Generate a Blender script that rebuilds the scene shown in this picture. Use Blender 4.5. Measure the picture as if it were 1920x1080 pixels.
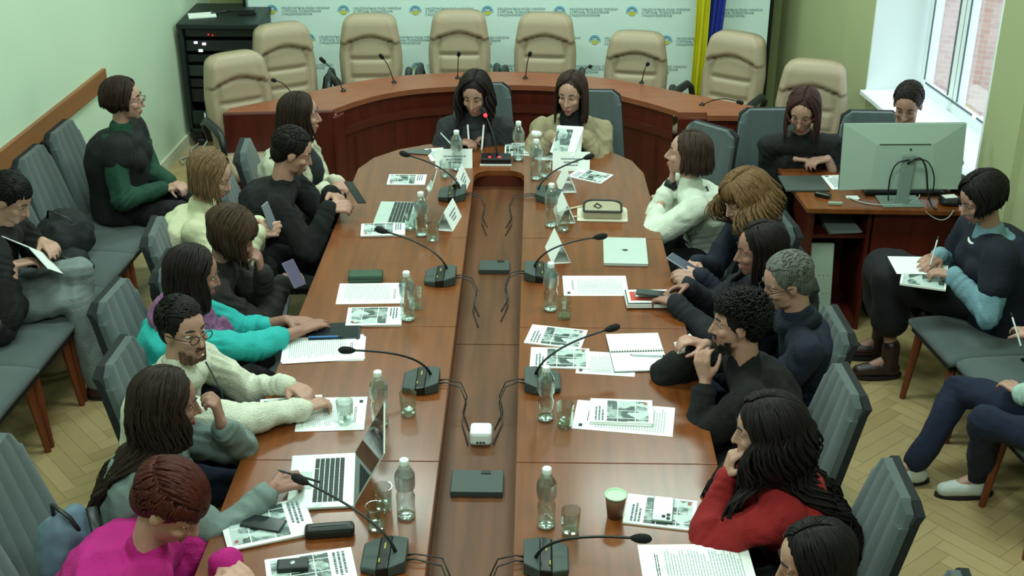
import bpy, math, random
from mathutils import Vector, Matrix, noise
R = math.radians
sc = bpy.context.scene
for o in list(bpy.data.objects): bpy.data.objects.remove(o)
col = sc.collection
random.seed(7)
# ---------------------------------------------------------------- camera, world, lights
CAM = Vector((0, 0, 3.4)); FPX = 2441.0; PITCH = R(26.2); YAW = R(1.05)
cd = bpy.data.cameras.new('camera'); cam = bpy.data.objects.new('camera', cd); col.objects.link(cam)
cam.location = CAM; cam.rotation_euler = (R(90) - PITCH, 0, YAW)
cd.sensor_width = 36; cd.lens = 36 * FPX / 1920; cd.clip_start = .05; cd.clip_end = 200
sc.camera = cam
vs = sc.view_settings
vs.view_transform = 'Standard'; vs.look = 'None'; vs.gamma = 1; vs.use_curve_mapping = False
vs.exposure = 0.80
w = bpy.data.worlds.new('overcast sky'); sc.world = w; w.use_nodes = True
bg = w.node_tree.nodes['Background']; bg.inputs[0].default_value = (.80, .92, 1.0, 1); bg.inputs[1].default_value = 1.6

def area(name, loc, size, energy, color, rot=(0, 0, 0)):
    l = bpy.data.lights.new(name, 'AREA'); l.shape = 'RECTANGLE'; l.size, l.size_y = size
    l.energy = energy; l.color = color
    o = bpy.data.objects.new(name, l); col.objects.link(o); o.location = loc; o.rotation_euler = rot
    return o
LC = (.79, 1.0, .915)
for i, (x, y) in enumerate(((-1.3, 2.0), (1.0, 2.0), (-1.3, 5.2), (1.0, 5.2), (-1.3, 8.3), (1.0, 8.3))):
    area('ceiling_light', (x, y, 4.02), (1.2, 0.6), 34, LC)
area('daylight_through_window', (2.9, 7.5, 1.9), (1.5, 2.0), 60, (.82, .94, 1.0), (0, R(80), R(188)))

# ---------------------------------------------------------------- pixel <-> plane helpers (measurements of the real places)
FW = Vector((-math.sin(YAW) * math.cos(PITCH), math.cos(YAW) * math.cos(PITCH), -math.sin(PITCH)))
RT = Vector((math.cos(YAW), math.sin(YAW), 0)); UP = RT.cross(FW)
def at(px, py, z=.75):
    d = FW * FPX + RT * (px - 960) - UP * (py - 540)
    return CAM + d * ((z - CAM.z) / d.z)
def aty(px, py, y):
    d = FW * FPX + RT * (px - 960) - UP * (py - 540)
    return CAM + d * (y / d.y)

# ---------------------------------------------------------------- materials
def s2l(c):
    if isinstance(c, str): c = [int(c[i:i + 2], 16) / 255 for i in (0, 2, 4)]
    return tuple(((v + .055) / 1.055) ** 2.4 if v > .04045 else v / 12.92 for v in c)
MATS = {}
def mat(name, c, rough=.6, metal=0, var=0, scale=8, stretch=(1, 1, 1), bump=0, bscale=60, sheen=0, emit=None, spec=.5, coat=0):
    if name in MATS: return MATS[name]
    m = bpy.data.materials.new(name); m.use_nodes = True; nt = m.node_tree; b = nt.nodes['Principled BSDF']
    lc = s2l(c); b.inputs['Base Color'].default_value = (*lc, 1)
    b.inputs['Roughness'].default_value = rough; b.inputs['Metallic'].default_value = metal
    b.inputs['Specular IOR Level'].default_value = spec
    if coat: b.inputs['Coat Weight'].default_value = coat; b.inputs['Coat Roughness'].default_value = .15
    if sheen: b.inputs['Sheen Weight'].default_value = sheen
    if emit: b.inputs['Emission Color'].default_value = (*s2l(emit[0]), 1); b.inputs['Emission Strength'].default_value = emit[1]
    if var or bump:
        tc = nt.nodes.new('ShaderNodeTexCoord'); mp = nt.nodes.new('ShaderNodeMapping'); mp.inputs['Scale'].default_value = stretch
        nt.links.new(tc.outputs['Object'], mp.inputs[0])
    if var:
        n = nt.nodes.new('ShaderNodeTexNoise'); n.inputs['Scale'].default_value = scale; n.inputs['Detail'].default_value = 6
        nt.links.new(mp.outputs[0], n.inputs[0])
        r = nt.nodes.new('ShaderNodeValToRGB'); r.color_ramp.elements[0].position = .3; r.color_ramp.elements[1].position = .7
        r.color_ramp.elements[0].color = (*[v * (1 - var) for v in lc], 1); r.color_ramp.elements[1].color = (*[min(1, v * (1 + var)) for v in lc], 1)
        nt.links.new(n.outputs[0], r.inputs[0]); nt.links.new(r.outputs[0], b.inputs['Base Color'])
    if bump:
        n2 = nt.nodes.new('ShaderNodeTexNoise'); n2.inputs['Scale'].default_value = bscale; n2.inputs['Detail'].default_value = 3
        nt.links.new(mp.outputs[0], n2.inputs[0])
        bp = nt.nodes.new('ShaderNodeBump'); bp.inputs['Strength'].default_value = bump; bp.inputs['Distance'].default_value = .01
        nt.links.new(n2.outputs[0], bp.inputs['Height']); nt.links.new(bp.outputs[0], b.inputs['Normal'])
    MATS[name] = m; return m

def thin_clear(name, tint, lo=.06, hi=.75, rough=.05):
    m = bpy.data.materials.new(name); m.use_nodes = True; nt = m.node_tree; nt.nodes.clear()
    out = nt.nodes.new('ShaderNodeOutputMaterial'); tr = nt.nodes.new('ShaderNodeBsdfTransparent'); gl = nt.nodes.new('ShaderNodeBsdfGlossy')
    tr.inputs[0].default_value = (*tint, 1); gl.inputs['Roughness'].default_value = rough; gl.inputs[0].default_value = (.9, 1, .97, 1)
    lw = nt.nodes.new('ShaderNodeLayerWeight'); lw.inputs[0].default_value = .35
    mr = nt.nodes.new('ShaderNodeMapRange'); mr.inputs[3].default_value = lo; mr.inputs[4].default_value = hi
    mx = nt.nodes.new('ShaderNodeMixShader')
    nt.links.new(lw.outputs['Facing'], mr.inputs[0]); nt.links.new(mr.outputs[0], mx.inputs[0])
    nt.links.new(tr.outputs[0], mx.inputs[1]); nt.links.new(gl.outputs[0], mx.inputs[2]); nt.links.new(mx.outputs[0], out.inputs[0])
    return m
M_BOTTLE = thin_clear('clear bottle plastic', (.86, .92, .92), .10, .8, .12)
M_GLASS = thin_clear('clear drinking glass', (.90, .94, .93), .06, .8, .04)
M_PANE = thin_clear('window pane glass', (.95, .98, .98), .03, .3, .02)
M_WATER = thin_clear('water', (.88, .93, .93), .05, .5, .02)

M_TOP = mat('table veneer', '733d1a', .30, var=.22, scale=5, stretch=(6, .5, 1), spec=.45, coat=.25)
M_TROUGH = mat('trough veneer', '5f381f', .40, var=.3, scale=4, stretch=(6, .4, 1), spec=.35)
M_APRON = mat('table apron veneer', '4f1a0f', .45, var=.2, scale=5, stretch=(1, 1, 5))
M_EDGE = mat('edge banding', 'a5653a', .4)
M_DESKTOP = mat('presidium veneer', '8c5138', .38, var=.12, scale=5, stretch=(1, 5, 1), spec=.45)
M_DESKF = mat('presidium front veneer', '52170d', .42, var=.25, scale=4, stretch=(6, 6, .6))
M_SEAM = mat('dark joint', '2a0f08', .7)
M_BEIGE = mat('beige leather', 'a6937a', .5, bump=.15, bscale=40)
M_BLACKP = mat('black plastic', '14181a', .45)
M_GREYF = mat('grey chair fabric', '4b5656', .9, bump=.3, bscale=300, sheen=.2)
M_DARKF = mat('black chair fabric', '12161a', .85)
M_LEG = mat('reddish chair leg wood', '74371a', .45, var=.2, scale=10, stretch=(4, 4, .5))
M_WHITE = mat('white paper', 'eef2ee', .75)
M_INK = mat('printed ink', '5f6f78', .8)
M_INKL = mat('light grey print', 'a9b6b6', .8)
M_DARKINK = mat('dark ink', '27363a', .8)
M_MIC = mat('mic dark green grey plastic', '36423f', .5)
M_MICB = mat('mic black plastic', '0c0f10', .35)
M_SKIN = [mat('skin tone %d' % i, c, .5, var=.06, scale=30) for i, c in enumerate(('ad8271', '9f7462', 'b58b7a', '94695a'))]

# ---------------------------------------------------------------- mesh builder
class MB:
    def __init__(s): s.v = []; s.f = []; s.mi = []; s.cur = 0
    def add(s, vs, fs):
        b = len(s.v); s.v += [tuple(v) for v in vs]; s.f += [tuple(i + b for i in f) for f in fs]; s.mi += [s.cur] * len(fs)
    def box(s, c, d, rz=0, top=None, M=None):
        hx, hy, hz = d[0] / 2, d[1] / 2, d[2] / 2; tx, ty = top if top else (1, 1)
        pts = [Vector((x * hx, y * hy, -hz)) for x, y in ((-1, -1), (1, -1), (1, 1), (-1, 1))] + [Vector((x * hx * tx, y * hy * ty, hz)) for x, y in ((-1, -1), (1, -1), (1, 1), (-1, 1))]
        Rm = M if M else Matrix.Rotation(rz, 3, 'Z'); c = Vector(c)
        s.add([Rm @ p + c for p in pts], [(3, 2, 1, 0), (4, 5, 6, 7), (0, 1, 5, 4), (1, 2, 6, 5), (2, 3, 7, 6), (3, 0, 4, 7)])
    def rings(s, rs, cap=True):
        n = len(rs[0]); vs = [p for r in rs for p in r]; fs = []
        for i in range(len(rs) - 1):
            for j in range(n):
                k = (j + 1) % n; fs.append((i * n + j, i * n + k, (i + 1) * n + k, (i + 1) * n + j))
        if cap:
            fs.append(tuple(range(n - 1, -1, -1))); fs.append(tuple((len(rs) - 1) * n + j for j in range(n)))
        s.add(vs, fs)
    def tube(s, pts, rad, n=8, flat=1.0):
        pts = [Vector(p) for p in pts]; rs = []
        if not hasattr(rad, '__len__'): rad = [rad] * len(pts)
        t = (pts[1] - pts[0]).normalized(); a = t.orthogonal().normalized()
        for i, p in enumerate(pts):
            t = (pts[min(i + 1, len(pts) - 1)] - pts[max(i - 1, 0)])
            if t.length < 1e-7: t = Vector((0, 0, 1))
            t.normalize(); a = (a - t * a.dot(t))
            a = a.normalized() if a.length > 1e-5 else t.orthogonal().normalized()
            b = t.cross(a)
            rs.append([p + (a * math.cos(2 * math.pi * j / n) + b * math.sin(2 * math.pi * j / n) * flat) * rad[i] for j in range(n)])
        s.rings(rs)
    def cap(s, p0, p1, r0, r1=None, n=12):
        p0 = Vector(p0); p1 = Vector(p1); r1 = r0 if r1 is None else r1
        t = p1 - p0
        if t.length < 1e-6: t = Vector((0, 0, 1e-4))
        u = t.normalized(); P = []; Q = []
        for a in (-80, -50, -22): P.append(p0 + u * r0 * math.sin(R(a))); Q.append(r0 * math.cos(R(a)))
        P += [p0, p1]; Q += [r0, r1]
        for a in (22, 50, 80): P.append(p1 + u * r1 * math.sin(R(a))); Q.append(r1 * math.cos(R(a)))
        s.tube(P, Q, n)
    def ell(s, c, r, F=None, nu=16, nv=10):
        c = Vector(c); rs = []
        F = F or Matrix.Identity(3)
        for i in range(nv + 1):
            a = -math.pi / 2 + math.pi * (i + .02) / (nv + .04)
            rs.append([c + F @ Vector((r[0] * math.cos(a) * math.cos(2 * math.pi * j / nu), r[1] * math.cos(a) * math.sin(2 * math.pi * j / nu), r[2] * math.sin(a))) for j in range(nu)])
        s.rings(rs)
    def lathe(s, c, prof, n=20, cap=True):
        c = Vector(c)
        s.rings([[c + Vector((r * math.cos(2 * math.pi * j / n), r * math.sin(2 * math.pi * j / n), z)) for j in range(n)] for r, z in prof], cap)
    def prism(s, poly, z0, z1):
        n = len(poly); s.add([(x, y, z0) for x, y in poly] + [(x, y, z1) for x, y in poly],
                             [tuple(range(n - 1, -1, -1)), tuple(range(n, 2 * n))] + [(i, (i + 1) % n, n + (i + 1) % n, n + i) for i in range(n)])
    def mesh(s, name, mats=(), smooth=False, off=None):
        me = bpy.data.meshes.new(name)
        vs = s.v if off is None else [(a - off[0], b - off[1], c - off[2]) for a, b, c in s.v]
        me.from_pydata(vs, [], s.f)
        for m in mats: me.materials.append(m)
        if len(mats) > 1: me.polygons.foreach_set('material_index', s.mi)
        if smooth: me.polygons.foreach_set('use_smooth', [True] * len(me.polygons))
        me.update(); return me

def obj(name, mb, mats, parent=None, smooth=False, loc=None, rz=0, bevel=0, off=None):
    if not isinstance(mats, (list, tuple)): mats = [mats]
    if parent is not None and off is None and parent.get('_w'): off = parent.location
    me = mb.mesh(name, mats, smooth, off) if isinstance(mb, MB) else mb
    o = bpy.data.objects.new(name, me); col.objects.link(o)
    if parent is not None: o.parent = parent
    if loc is not None: o.location = loc
    o.rotation_euler = (0, 0, rz)
    if bevel:
        b = o.modifiers.new('bevel', 'BEVEL'); b.width = bevel; b.segments = 2; b.limit_method = 'ANGLE'; b.angle_limit = R(35)
        if smooth is False: me.polygons.foreach_set('use_smooth', [False] * len(me.polygons))
    return o
def tag(o, label, cat, group=None):
    o['label'] = label; o['category'] = cat
    if group: o['group'] = group
    return o
def empty(name, loc, rz, label, cat, group=None, world=False):
    o = bpy.data.objects.new(name, None); col.objects.link(o); o.location = loc; o.rotation_euler = (0, 0, rz); o.empty_display_size = .1
    if world: o['_w'] = 1
    return tag(o, label, cat, group)
def struct(name, mb, mats, **k):
    o = obj(name, mb, mats, **k); o['kind'] = 'structure'; return o
def copy_tree(o, parent=None):
    c = o.copy(); col.objects.link(c)
    if parent is not None: c.parent = parent
    for ch in [x for x in bpy.data.objects if x.parent == o]: copy_tree(ch, c)
    return c
def spawn(proto, used, loc, rz, label, group=None):
    o = proto if not used.get(proto.name) else copy_tree(proto)
    used[proto.name] = True
    o.location = loc; o.rotation_euler = (0, 0, rz); o['label'] = label
    if group: o['group'] = group
    return o
USED = {}

# ================================================================= THE ROOM
# herringbone parquet: every plank a face of the one floor mesh with its own tone
def build_floor():
    L, W = .36, .072; mb = MB(); tones = []
    rot = Matrix.Rotation(R(41), 3, 'Z')
    n = int(L / W)
    for i in range(-60, 60):
        for k in range(-22, 22):
            for t in (0, 1):
                ax, ay = i * W + k * L, i * W - k * L
                if t == 0: x0, y0, x1, y1 = ax, ay, ax + L, ay + W
                else: x0, y0, x1, y1 = ax + L, ay + W - L, ax + L + W, ay + W
                c = rot @ Vector(((x0 + x1) / 2, (y0 + y1) / 2, 0)) + Vector((0, 5, 0))
                if not (-3.4 < c.x < 3.4 and -2.2 < c.y < 10.6): continue
                g = .0007
                q = [rot @ Vector(p) + Vector((0, 5, 0)) for p in ((x0 + g, y0 + g, 0), (x1 - g, y0 + g, 0), (x1 - g, y1 - g, 0), (x0 + g, y1 - g, 0))]
                mb.add(q, [(0, 1, 2, 3)]); tones.append(random.random())
    base = len(mb.f)
    mb.add([(-3.6, -2.5, -.003), (3.6, -2.5, -.003), (3.6, 10.8, -.003), (-3.6, 10.8, -.003), (-3.6, -2.5, -.1), (3.6, -2.5, -.1), (3.6, 10.8, -.1), (-3.6, 10.8, -.1)],
           [(0, 1, 2, 3), (7, 6, 5, 4), (0, 4, 5, 1), (1, 5, 6, 2), (2, 6, 7, 3), (3, 7, 4, 0)])
    m = bpy.data.materials.new('oak parquet'); m.use_nodes = True; nt = m.node_tree; b = nt.nodes['Principled BSDF']
    a = nt.nodes.new('ShaderNodeAttribute'); a.attribute_name = 'tone'
    r = nt.nodes.new('ShaderNodeValToRGB'); cr = r.color_ramp
    cr.elements[0].color = (*s2l('a0875a'), 1); cr.elements[1].color = (*s2l('bca578'), 1)
    n1 = nt.nodes.new('ShaderNodeTexNoise'); n1.inputs['Scale'].default_value = 7; n1.inputs['Detail'].default_value = 5
    mx = nt.nodes.new('ShaderNodeMath'); mx.operation = 'MULTIPLY_ADD'; mx.inputs[1].default_value = .6
    sb = nt.nodes.new('ShaderNodeMath'); sb.operation = 'MULTIPLY'; sb.inputs[1].default_value = .4
    tc = nt.nodes.new('ShaderNodeTexCoord'); nt.links.new(tc.outputs['Object'], n1.inputs[0])
    nt.links.new(n1.outputs[0], sb.inputs[0]); nt.links.new(a.outputs['Fac'], mx.inputs[0]); nt.links.new(sb.outputs[0], mx.inputs[2])
    nt.links.new(mx.outputs[0], r.inputs[0]); nt.links.new(r.outputs[0], b.inputs['Base Color'])
    b.inputs['Roughness'].default_value = .42
    o = struct('floor', mb, m)
    at_ = o.data.attributes.new('tone', 'FLOAT', 'FACE'); at_.data.foreach_set('value', tones + [.1] * (len(mb.f) - base))
build_floor()
M_WALLL = mat('mint painted wall', 'c3d6bd', .85, var=.03, scale=1.2)
M_WALLB = mat('olive painted wall', '98a071', .85, var=.04, scale=1.2)
M_WALLR = mat('cream green painted wall', 'a5a980', .85, var=.04, scale=1.2)
M_REV = mat('white window reveal', 'e9eef0', .7)
M_CEIL = mat('white ceiling', 'dfe4dc', .9)
M_BASE = mat('pale baseboard', 'c9cbb0', .6)
def xl(y): return -2.66 + .067 * (y - 9)
def wallseg(name, p, q, z0, z1, th, m, side):
    p = Vector(p).to_3d(); q = Vector(q).to_3d(); d = (q - p).normalized(); n = Vector((-d.y, d.x, 0)) * side * th
    mb = MB(); mb.prism([(p.x, p.y), (q.x, q.y), (q.x + n.x, q.y + n.y), (p.x + n.x, p.y + n.y)], z0, z1); return struct(name, mb, m)
ZC = 4.1
wallseg('wall_left', (xl(-2), -2), (xl(10.2), 10.2), -.02, ZC, .2, M_WALLL, 1)
wallseg('wall_back', (xl(10.2) - .2, 10.2), (2.2, 10.2), -.02, ZC, .2, M_WALLB, 1)
wallseg('wall_rear', (-3.7, -2.05), (3.6, -2.05), -.02, ZC, .2, M_WALLL, -1)
ARP = [(1.93, 10.2), (2.10, 8.66)]
wallseg('wall_right_far', (1.93, 10.25), (2.10, 8.62), -.02, ZC, .35, M_WALLR, 1)
mb = MB(); mb.prism([(2.08, 8.64), (2.165, 8.25), (2.60, 8.31), (2.60, 8.9), (2.2, 8.9)], -.02, ZC); mb.mi = [0] * len(mb.f)
struct('wall_right_pier', mb, M_WALLR)
mb = MB(); mb.prism([(2.163, 8.234), (2.61, 8.30), (2.61, 8.315), (2.16, 8.249)], .8, 3.3); struct('trim_1', mb, M_REV)
# wall after the window
mb = MB(); mb.prism([(2.39, 6.64), (2.85, 6.70), (3.6, -2.05), (2.95, -2.05), (2.70, 4.4), (2.62, 4.9), (2.45, 6.2), (2.415, 6.22)], -.02, ZC); struct('wall_right_near', mb, M_WALLR)
mb = MB(); mb.prism([(2.385, 6.652), (2.85, 6.71), (2.85, 6.695), (2.39, 6.637)], .8, 3.3); struct('trim_2', mb, M_REV)
# below and above the window
mb = MB(); mb.prism([(2.165, 8.25), (2.388, 6.64), (2.85, 6.70), (2.60, 8.31)], -.02, .78); struct('wall_right_sill', mb, M_WALLR)
mb = MB(); mb.prism([(2.165, 8.25), (2.388, 6.64), (2.85, 6.70), (2.60, 8.31)], 3.3, ZC); struct('wall_right_lintel', mb, M_WALLR)
mb = MB(); mb.prism([(2.12, 8.235), (2.345, 6.62), (2.84, 6.68), (2.60, 8.295)], .78, .81); struct('trim_3', mb, M_REV, bevel=.004)
mb = MB(); mb.box((0, 4, ZC + .05), (7.6, 12.8, .1)); struct('ceiling', mb, M_CEIL)
mb = MB()
mb.prism([(xl(-2), -2), (xl(-2) + .02, -2), (xl(10.2) + .02, 10.2), (xl(10.2), 10.2)], 0, .09); struct('baseboard_left', mb, M_BASE)
mb = MB(); mb.box((-.35, 10.185, .045), (4.4, .02, .09)); struct('baseboard_back', mb, M_BASE)
# wooden rail on the left wall
mb = MB(); y0, y1 = 3.0, 7.93
mb.prism([(xl(y0), y0), (xl(y0) + .025, y0), (xl(y1) + .025, y1), (xl(y1), y1)], .90, 1.02)
struct('trim_4', mb, mat('rail wood', '8a5a34', .5, var=.15, scale=4, stretch=(1, .3, 5)), bevel=.004)
# window frame and panes
wa, wb = Vector((2.53, 8.25, 0)), Vector((2.78, 6.72, 0)); wd = (wb - wa).normalized(); wn = Vector((-wd.y, wd.x, 0))
def wpt(t, z, o=0): p = wa + (wb - wa) * t + wn * o; return Vector((p.x, p.y, z))
mb = MB(); ang = math.atan2(wd.y, wd.x); WL = (wb - wa).length
def wbar(t0, t1, z0, z1, th=.06):
    c = wpt((t0 + t1) / 2, (z0 + z1) / 2); mb.box(c, (abs(t1 - t0) * WL, th, z1 - z0), ang)
for t in (0.0, .27, .30, .62, .96): wbar(t, t + .045, .81, 3.3)
wbar(0, 1, .81, .87); wbar(0, 1, 3.22, 3.3); wbar(0, 1, 2.45, 2.5)
wf = struct('window_1', mb, mat('white window frame', 'e4eaec', .4), bevel=.004)
mb = MB(); mb.box(wpt(.5, 2.0), (WL, .006, 2.3), ang); obj('pane', mb, M_PANE, wf)
mb = MB()
for t in (.047, .262, .347, .612, .667): mb.box(wpt(t, 2.05, -.032), (.012, .006, 2.3), ang)
mb.box(wpt(.27, .885, -.032), (WL * .42, .006, .012), ang); mb.box(wpt(.73, .885, -.032), (WL * .42, .006, .012), ang)
obj('gasket', mb, mat('grey window gasket', '55606a', .6), wf)
# ---- outside: brick house across the yard, snowy ground
def brick_mat():
    m = bpy.data.materials.new('brick wall'); m.use_nodes = True; nt = m.node_tree; b = nt.nodes['Principled BSDF']
    t = nt.nodes.new('ShaderNodeTexBrick'); t.inputs['Color1'].default_value = (*s2l('c09c96'), 1); t.inputs['Color2'].default_value = (*s2l('b38a83'), 1)
    t.inputs['Mortar'].default_value = (*s2l('b9aaa4'), 1); t.inputs['Scale'].default_value = 3.2
    tc = nt.nodes.new('ShaderNodeTexCoord'); mp = nt.nodes.new('ShaderNodeMapping'); mp.inputs['Rotation'].default_value = (R(-90), 0, 0)
    nt.links.new(tc.outputs['Object'], mp.inputs[0]); nt.links.new(mp.outputs[0], t.inputs[0]); nt.links.new(t.outputs[0], b.inputs['Base Color']); b.inputs['Roughness'].default_value = .9
    return m
bd = empty('brick_building', (7.5, 19, -3), R(-30), 'pinkish brick building seen outside through the window', 'building')
mb = MB(); mb.box((0, 0, 4), (14, .6, 8)); obj('wall', mb, brick_mat(), bd)
mb = MB(); Rb = Matrix.Identity(3)
for k in (-3.2, -.9, 1.4, 3.7): mb.box(Rb @ Vector((k, -.32, 3.1)), (.9, .1, 1.1))
obj('window', mb, mat('dark outside window', '4c4a52', .3), bd)
mb = MB(); mb.box(Rb @ Vector((0, -.42, 2.2)), (14, .35, .18)); obj('ledge', mb, mat('snowy ledge', 'e6ebee', .9), bd)
mb = MB(); mb.box((12, 14, -3.1), (30, 30, .2)); o = struct('ground', mb, mat('snowy yard', 'dfe6ea', .9))

# ================================================================= CONFERENCE TABLE
tbl = empty('conference_table', (-.2, 5, 0), 0, 'long reddish brown conference table with a sunken cable trough down its middle', 'table', world=True)
LO = [(-1.09, 2.3), (-1.06, 3.955), (-1.04, 5.0), (-1.02, 5.95), (-1.0, 6.9), (-.93, 7.08), (-.80, 7.22), (-.64, 7.31), (-.40, 7.37), (-.197, 7.39)]
RO = [(.70, 2.3), (.672, 3.955), (.665, 5.0), (.64, 5.95), (.615, 6.86), (.56, 7.06), (.45, 7.20), (.25, 7.31), (.0, 7.375), (-.197, 7.39)]
def top_piece(poly, nm='tabletop'):
    mb = MB(); mb.prism(poly, .715, .75); return obj(nm, mb, M_TOP, tbl, bevel=.003)
IL, IR = -.337, -.058; g = .0015
for a, b, (p, q) in ((2.3, 3.955, (0, 1)), (3.955, 5.0, (1, 2)), (5.0, 5.95, (2, 3))):
    top_piece([(IL, a + g), (IL, b - g), (LO[q][0], b - g), (LO[p][0], a + g)])
    top_piece([(IR, a + g), (RO[p][0], a + g), (RO[q][0], b - g), (IR, b - g)])
end = [(IL, 5.95 + g), (IL, 6.80), (IL + .02, 6.86), (IL + .07, 6.89), (IR - .07, 6.89), (IR - .02, 6.86), (IR, 6.80), (IR, 5.95 + g)]
top_piece(end[::-1] and [(RO[3][0], 5.95 + g)] + RO[4:] + LO[3:9][::-1][:-1] + [(LO[3][0], 5.95 + g)] + end)
mb = MB()
mb.prism([(IL - .002, 2.3), (IR + .002, 2.3), (IR + .002, 5.02), (IL - .002, 5.02)], .62, .65)
mb.prism([(IL - .002, 5.026), (IR + .002, 5.026), (IR + .002, 6.895), (IL - .002, 6.895)], .62, .65)
obj('trough', mb, M_TROUGH, tbl)
mb = MB(); mb.prism([(IL - .018, 2.3), (IL - .001, 2.3), (IL - .001, 6.88), (IL - .018, 6.88)], .60, .714); mb.prism([(IR + .001, 2.3), (IR + .018, 2.3), (IR + .018, 6.88), (IR + .001, 6.88)], .60, .714)
mb.prism([(IL, 6.892), (IR, 6.892), (IR, 6.91), (IL, 6.91)], .60, .714)
obj('trough_side', mb, M_APRON, tbl)
mb = MB()
def strip(pl, dx, z0, z1, th=.02):
    for (x0, y0), (x1, y1) in zip(pl[:-1], pl[1:]):
        d = Vector((x1 - x0, y1 - y0, 0)).normalized(); n = Vector((-d.y, d.x, 0)) * dx; n2 = n.normalized() * th
        mb.prism([(x0 + n.x, y0 + n.y), (x1 + n.x, y1 + n.y), (x1 + n.x + n2.x, y1 + n.y + n2.y), (x0 + n.x + n2.x, y0 + n.y + n2.y)], z0, z1)
strip(LO, -.10, .12, .714); strip(RO, .10, .12, .714)
obj('apron', mb, M_APRON, tbl)
for x, y in ((-.85, 2.6), (.45, 2.6), (-.85, 4.4), (.45, 4.4), (-.8, 6.5), (.4, 6.5)):
    mb = MB(); mb.box((x, y, .36), (.10, .5, .71)); obj('leg', mb, M_APRON, tbl)
mb = MB(); mb.cap((-.205, 6.99 - .12, .69), (-.205, 6.99 - .12, .69), .001)
# flat cable boxes in the trough
for px, py, sx, sy, lb in ((895, 903, .19, .14, 'dark flat cable box in the trough beside the small white cube'), (927, 498, .15, .11, 'dark flat cable box at the far part of the trough')):
    p = at(px, py, .67); r = empty('cable_box', (p.x, p.y, .65), 0, lb, 'box', 'flat boxes in the table trough')
    mb = MB(); mb.box((0, 0, .012), (sx, sy, .024)); obj('lid', mb, M_MIC, r, bevel=.003)
    mb = MB(); mb.box((.03, sy * .38, .0255), (.035, .02, .003)); obj('latch', mb, M_MICB, r)
p = at(902, 826, .65); r = empty('white_cube', (p.x, p.y, .65), 0, 'small white rounded cube device in the middle of the trough', 'speaker')
mb = MB(); mb.box((0, 0, .03), (.085, .085, .06)); obj('body', mb, mat('white device plastic', 'e8efef', .35), r, bevel=.014)
mb = MB()
for k in (-1, 0, 1): mb.box((k * .012, -.0432, .018), (.008, .002, .008))
obj('port', mb, M_DARKINK, r)

# ================================================================= PRESIDIUM DESK (curved)
def crv(pts, n=6):
    out = []
    P = [Vector((*p, 0)) for p in pts]
    for i in range(len(P) - 1):
        p0 = P[max(i - 1, 0)]; p1 = P[i]; p2 = P[i + 1]; p3 = P[min(i + 2, len(P) - 1)]
        for k in range(n):
            t = k / n; v = .5 * ((2 * p1) + (p2 - p0) * t + (2 * p0 - 5 * p1 + 4 * p2 - p3) * t * t + (3 * p1 - p0 - 3 * p2 + p3) * t ** 3); out.append((v.x, v.y))
    out.append(tuple(pts[-1])); return out
inner = crv([(-1.29, 7.95), (-1.06, 8.225), (-.73, 8.405), (-.155, 8.485), (.35, 8.40), (.69, 8.16), (.905, 7.95)])
outer = crv([(-1.96, 7.95), (-1.66, 8.17), (-1.12, 8.60), (-.58, 8.76), (-.01, 8.78), (.53, 8.63), (1.04, 8.30), (1.41, 8.06)])
dk = empty('presidium_desk', (-.3, 8.2, 0), 0, 'curved horseshoe presidium desk of reddish wood in front of the logo backdrop', 'desk', world=True)
mb = MB(); poly = [(-1.96, 7.86), (-1.29, 7.93)] + inner + [(1.09, 7.95), (1.09, 7.88), (1.41, 7.88)] + outer[::-1]
# build the top as quads between the two curves
def bandmesh(A, B, z0, z1):
    n = min(len(A), len(B)); m = MB()
    def rs(Pl, n):
        L = [0]
        for i in range(1, len(Pl)): L.append(L[-1] + math.dist(Pl[i], Pl[i - 1]))
        out = []
        for k in range(n):
            s = L[-1] * k / (n - 1); i = max(j for j in range(len(L)) if L[j] <= s + 1e-9); i = min(i, len(Pl) - 2)
            t = (s - L[i]) / (L[i + 1] - L[i]); out.append((Pl[i][0] + (Pl[i + 1][0] - Pl[i][0]) * t, Pl[i][1] + (Pl[i + 1][1] - Pl[i][1]) * t))
        return out
    A = rs(A, 40); B = rs(B, 40)
    m.rings([[(a[0], a[1], z0), (b[0], b[1], z0), (b[0], b[1], z1), (a[0], a[1], z1)] for a, b in zip(A, B)]); return m
mtop = bandmesh(inner, outer, .715, .75)
mtop.prism([(-1.96, 7.862), (-1.29, 7.93), (-1.29, 7.952), (-1.96, 7.952)], .715, .75)
mtop.prism([(.905, 7.951), (.905, 7.93), (1.09, 7.93), (1.09, 7.87), (1.41, 7.87), (1.41, 8.06)], .715, .75)
obj('desktop', mtop, M_DESKTOP, dk)
mb = MB()
ins = [(x * .985 - .005, y + .04) for x, y in inner]
for (x0, y0), (x1, y1) in zip(ins[:-1], ins[1:]): mb.prism([(x0, y0), (x1, y1), (x1, y1 + .03), (x0, y0 + .03)], .0, .714)
obj('front_panel', mb, M_DESKF, dk)
mb = MB(); ins2 = [(x * .985 - .005, y + .015) for x, y in inner]
for (x0, y0), (x1, y1) in zip(ins2[:-1], ins2[1:]): mb.prism([(x0, y0), (x1, y1), (x1, y1 + .026), (x0, y0 + .026)], .55, .60)
obj('moulding', mb, M_APRON, dk)
mb = MB()
for k in range(3, len(ins) - 2, 5):
    x, y = ins[k]; mb = MB(); mb.box((x, y - .004, .28), (.03, .012, .54)); obj('pilaster', mb, M_APRON, dk)
mb = MB(); mb.prism([(-1.98, 7.85), (-1.28, 7.92), (-1.28, 7.95), (-1.98, 7.88)], 0, .752); mb.prism([(-1.28, 7.90), (-1.22, 8.0), (-1.24, 8.02), (-1.30, 7.92)], 0, .714)
obj('side_panel', mb, M_DESKF, dk, bevel=.012)
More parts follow.
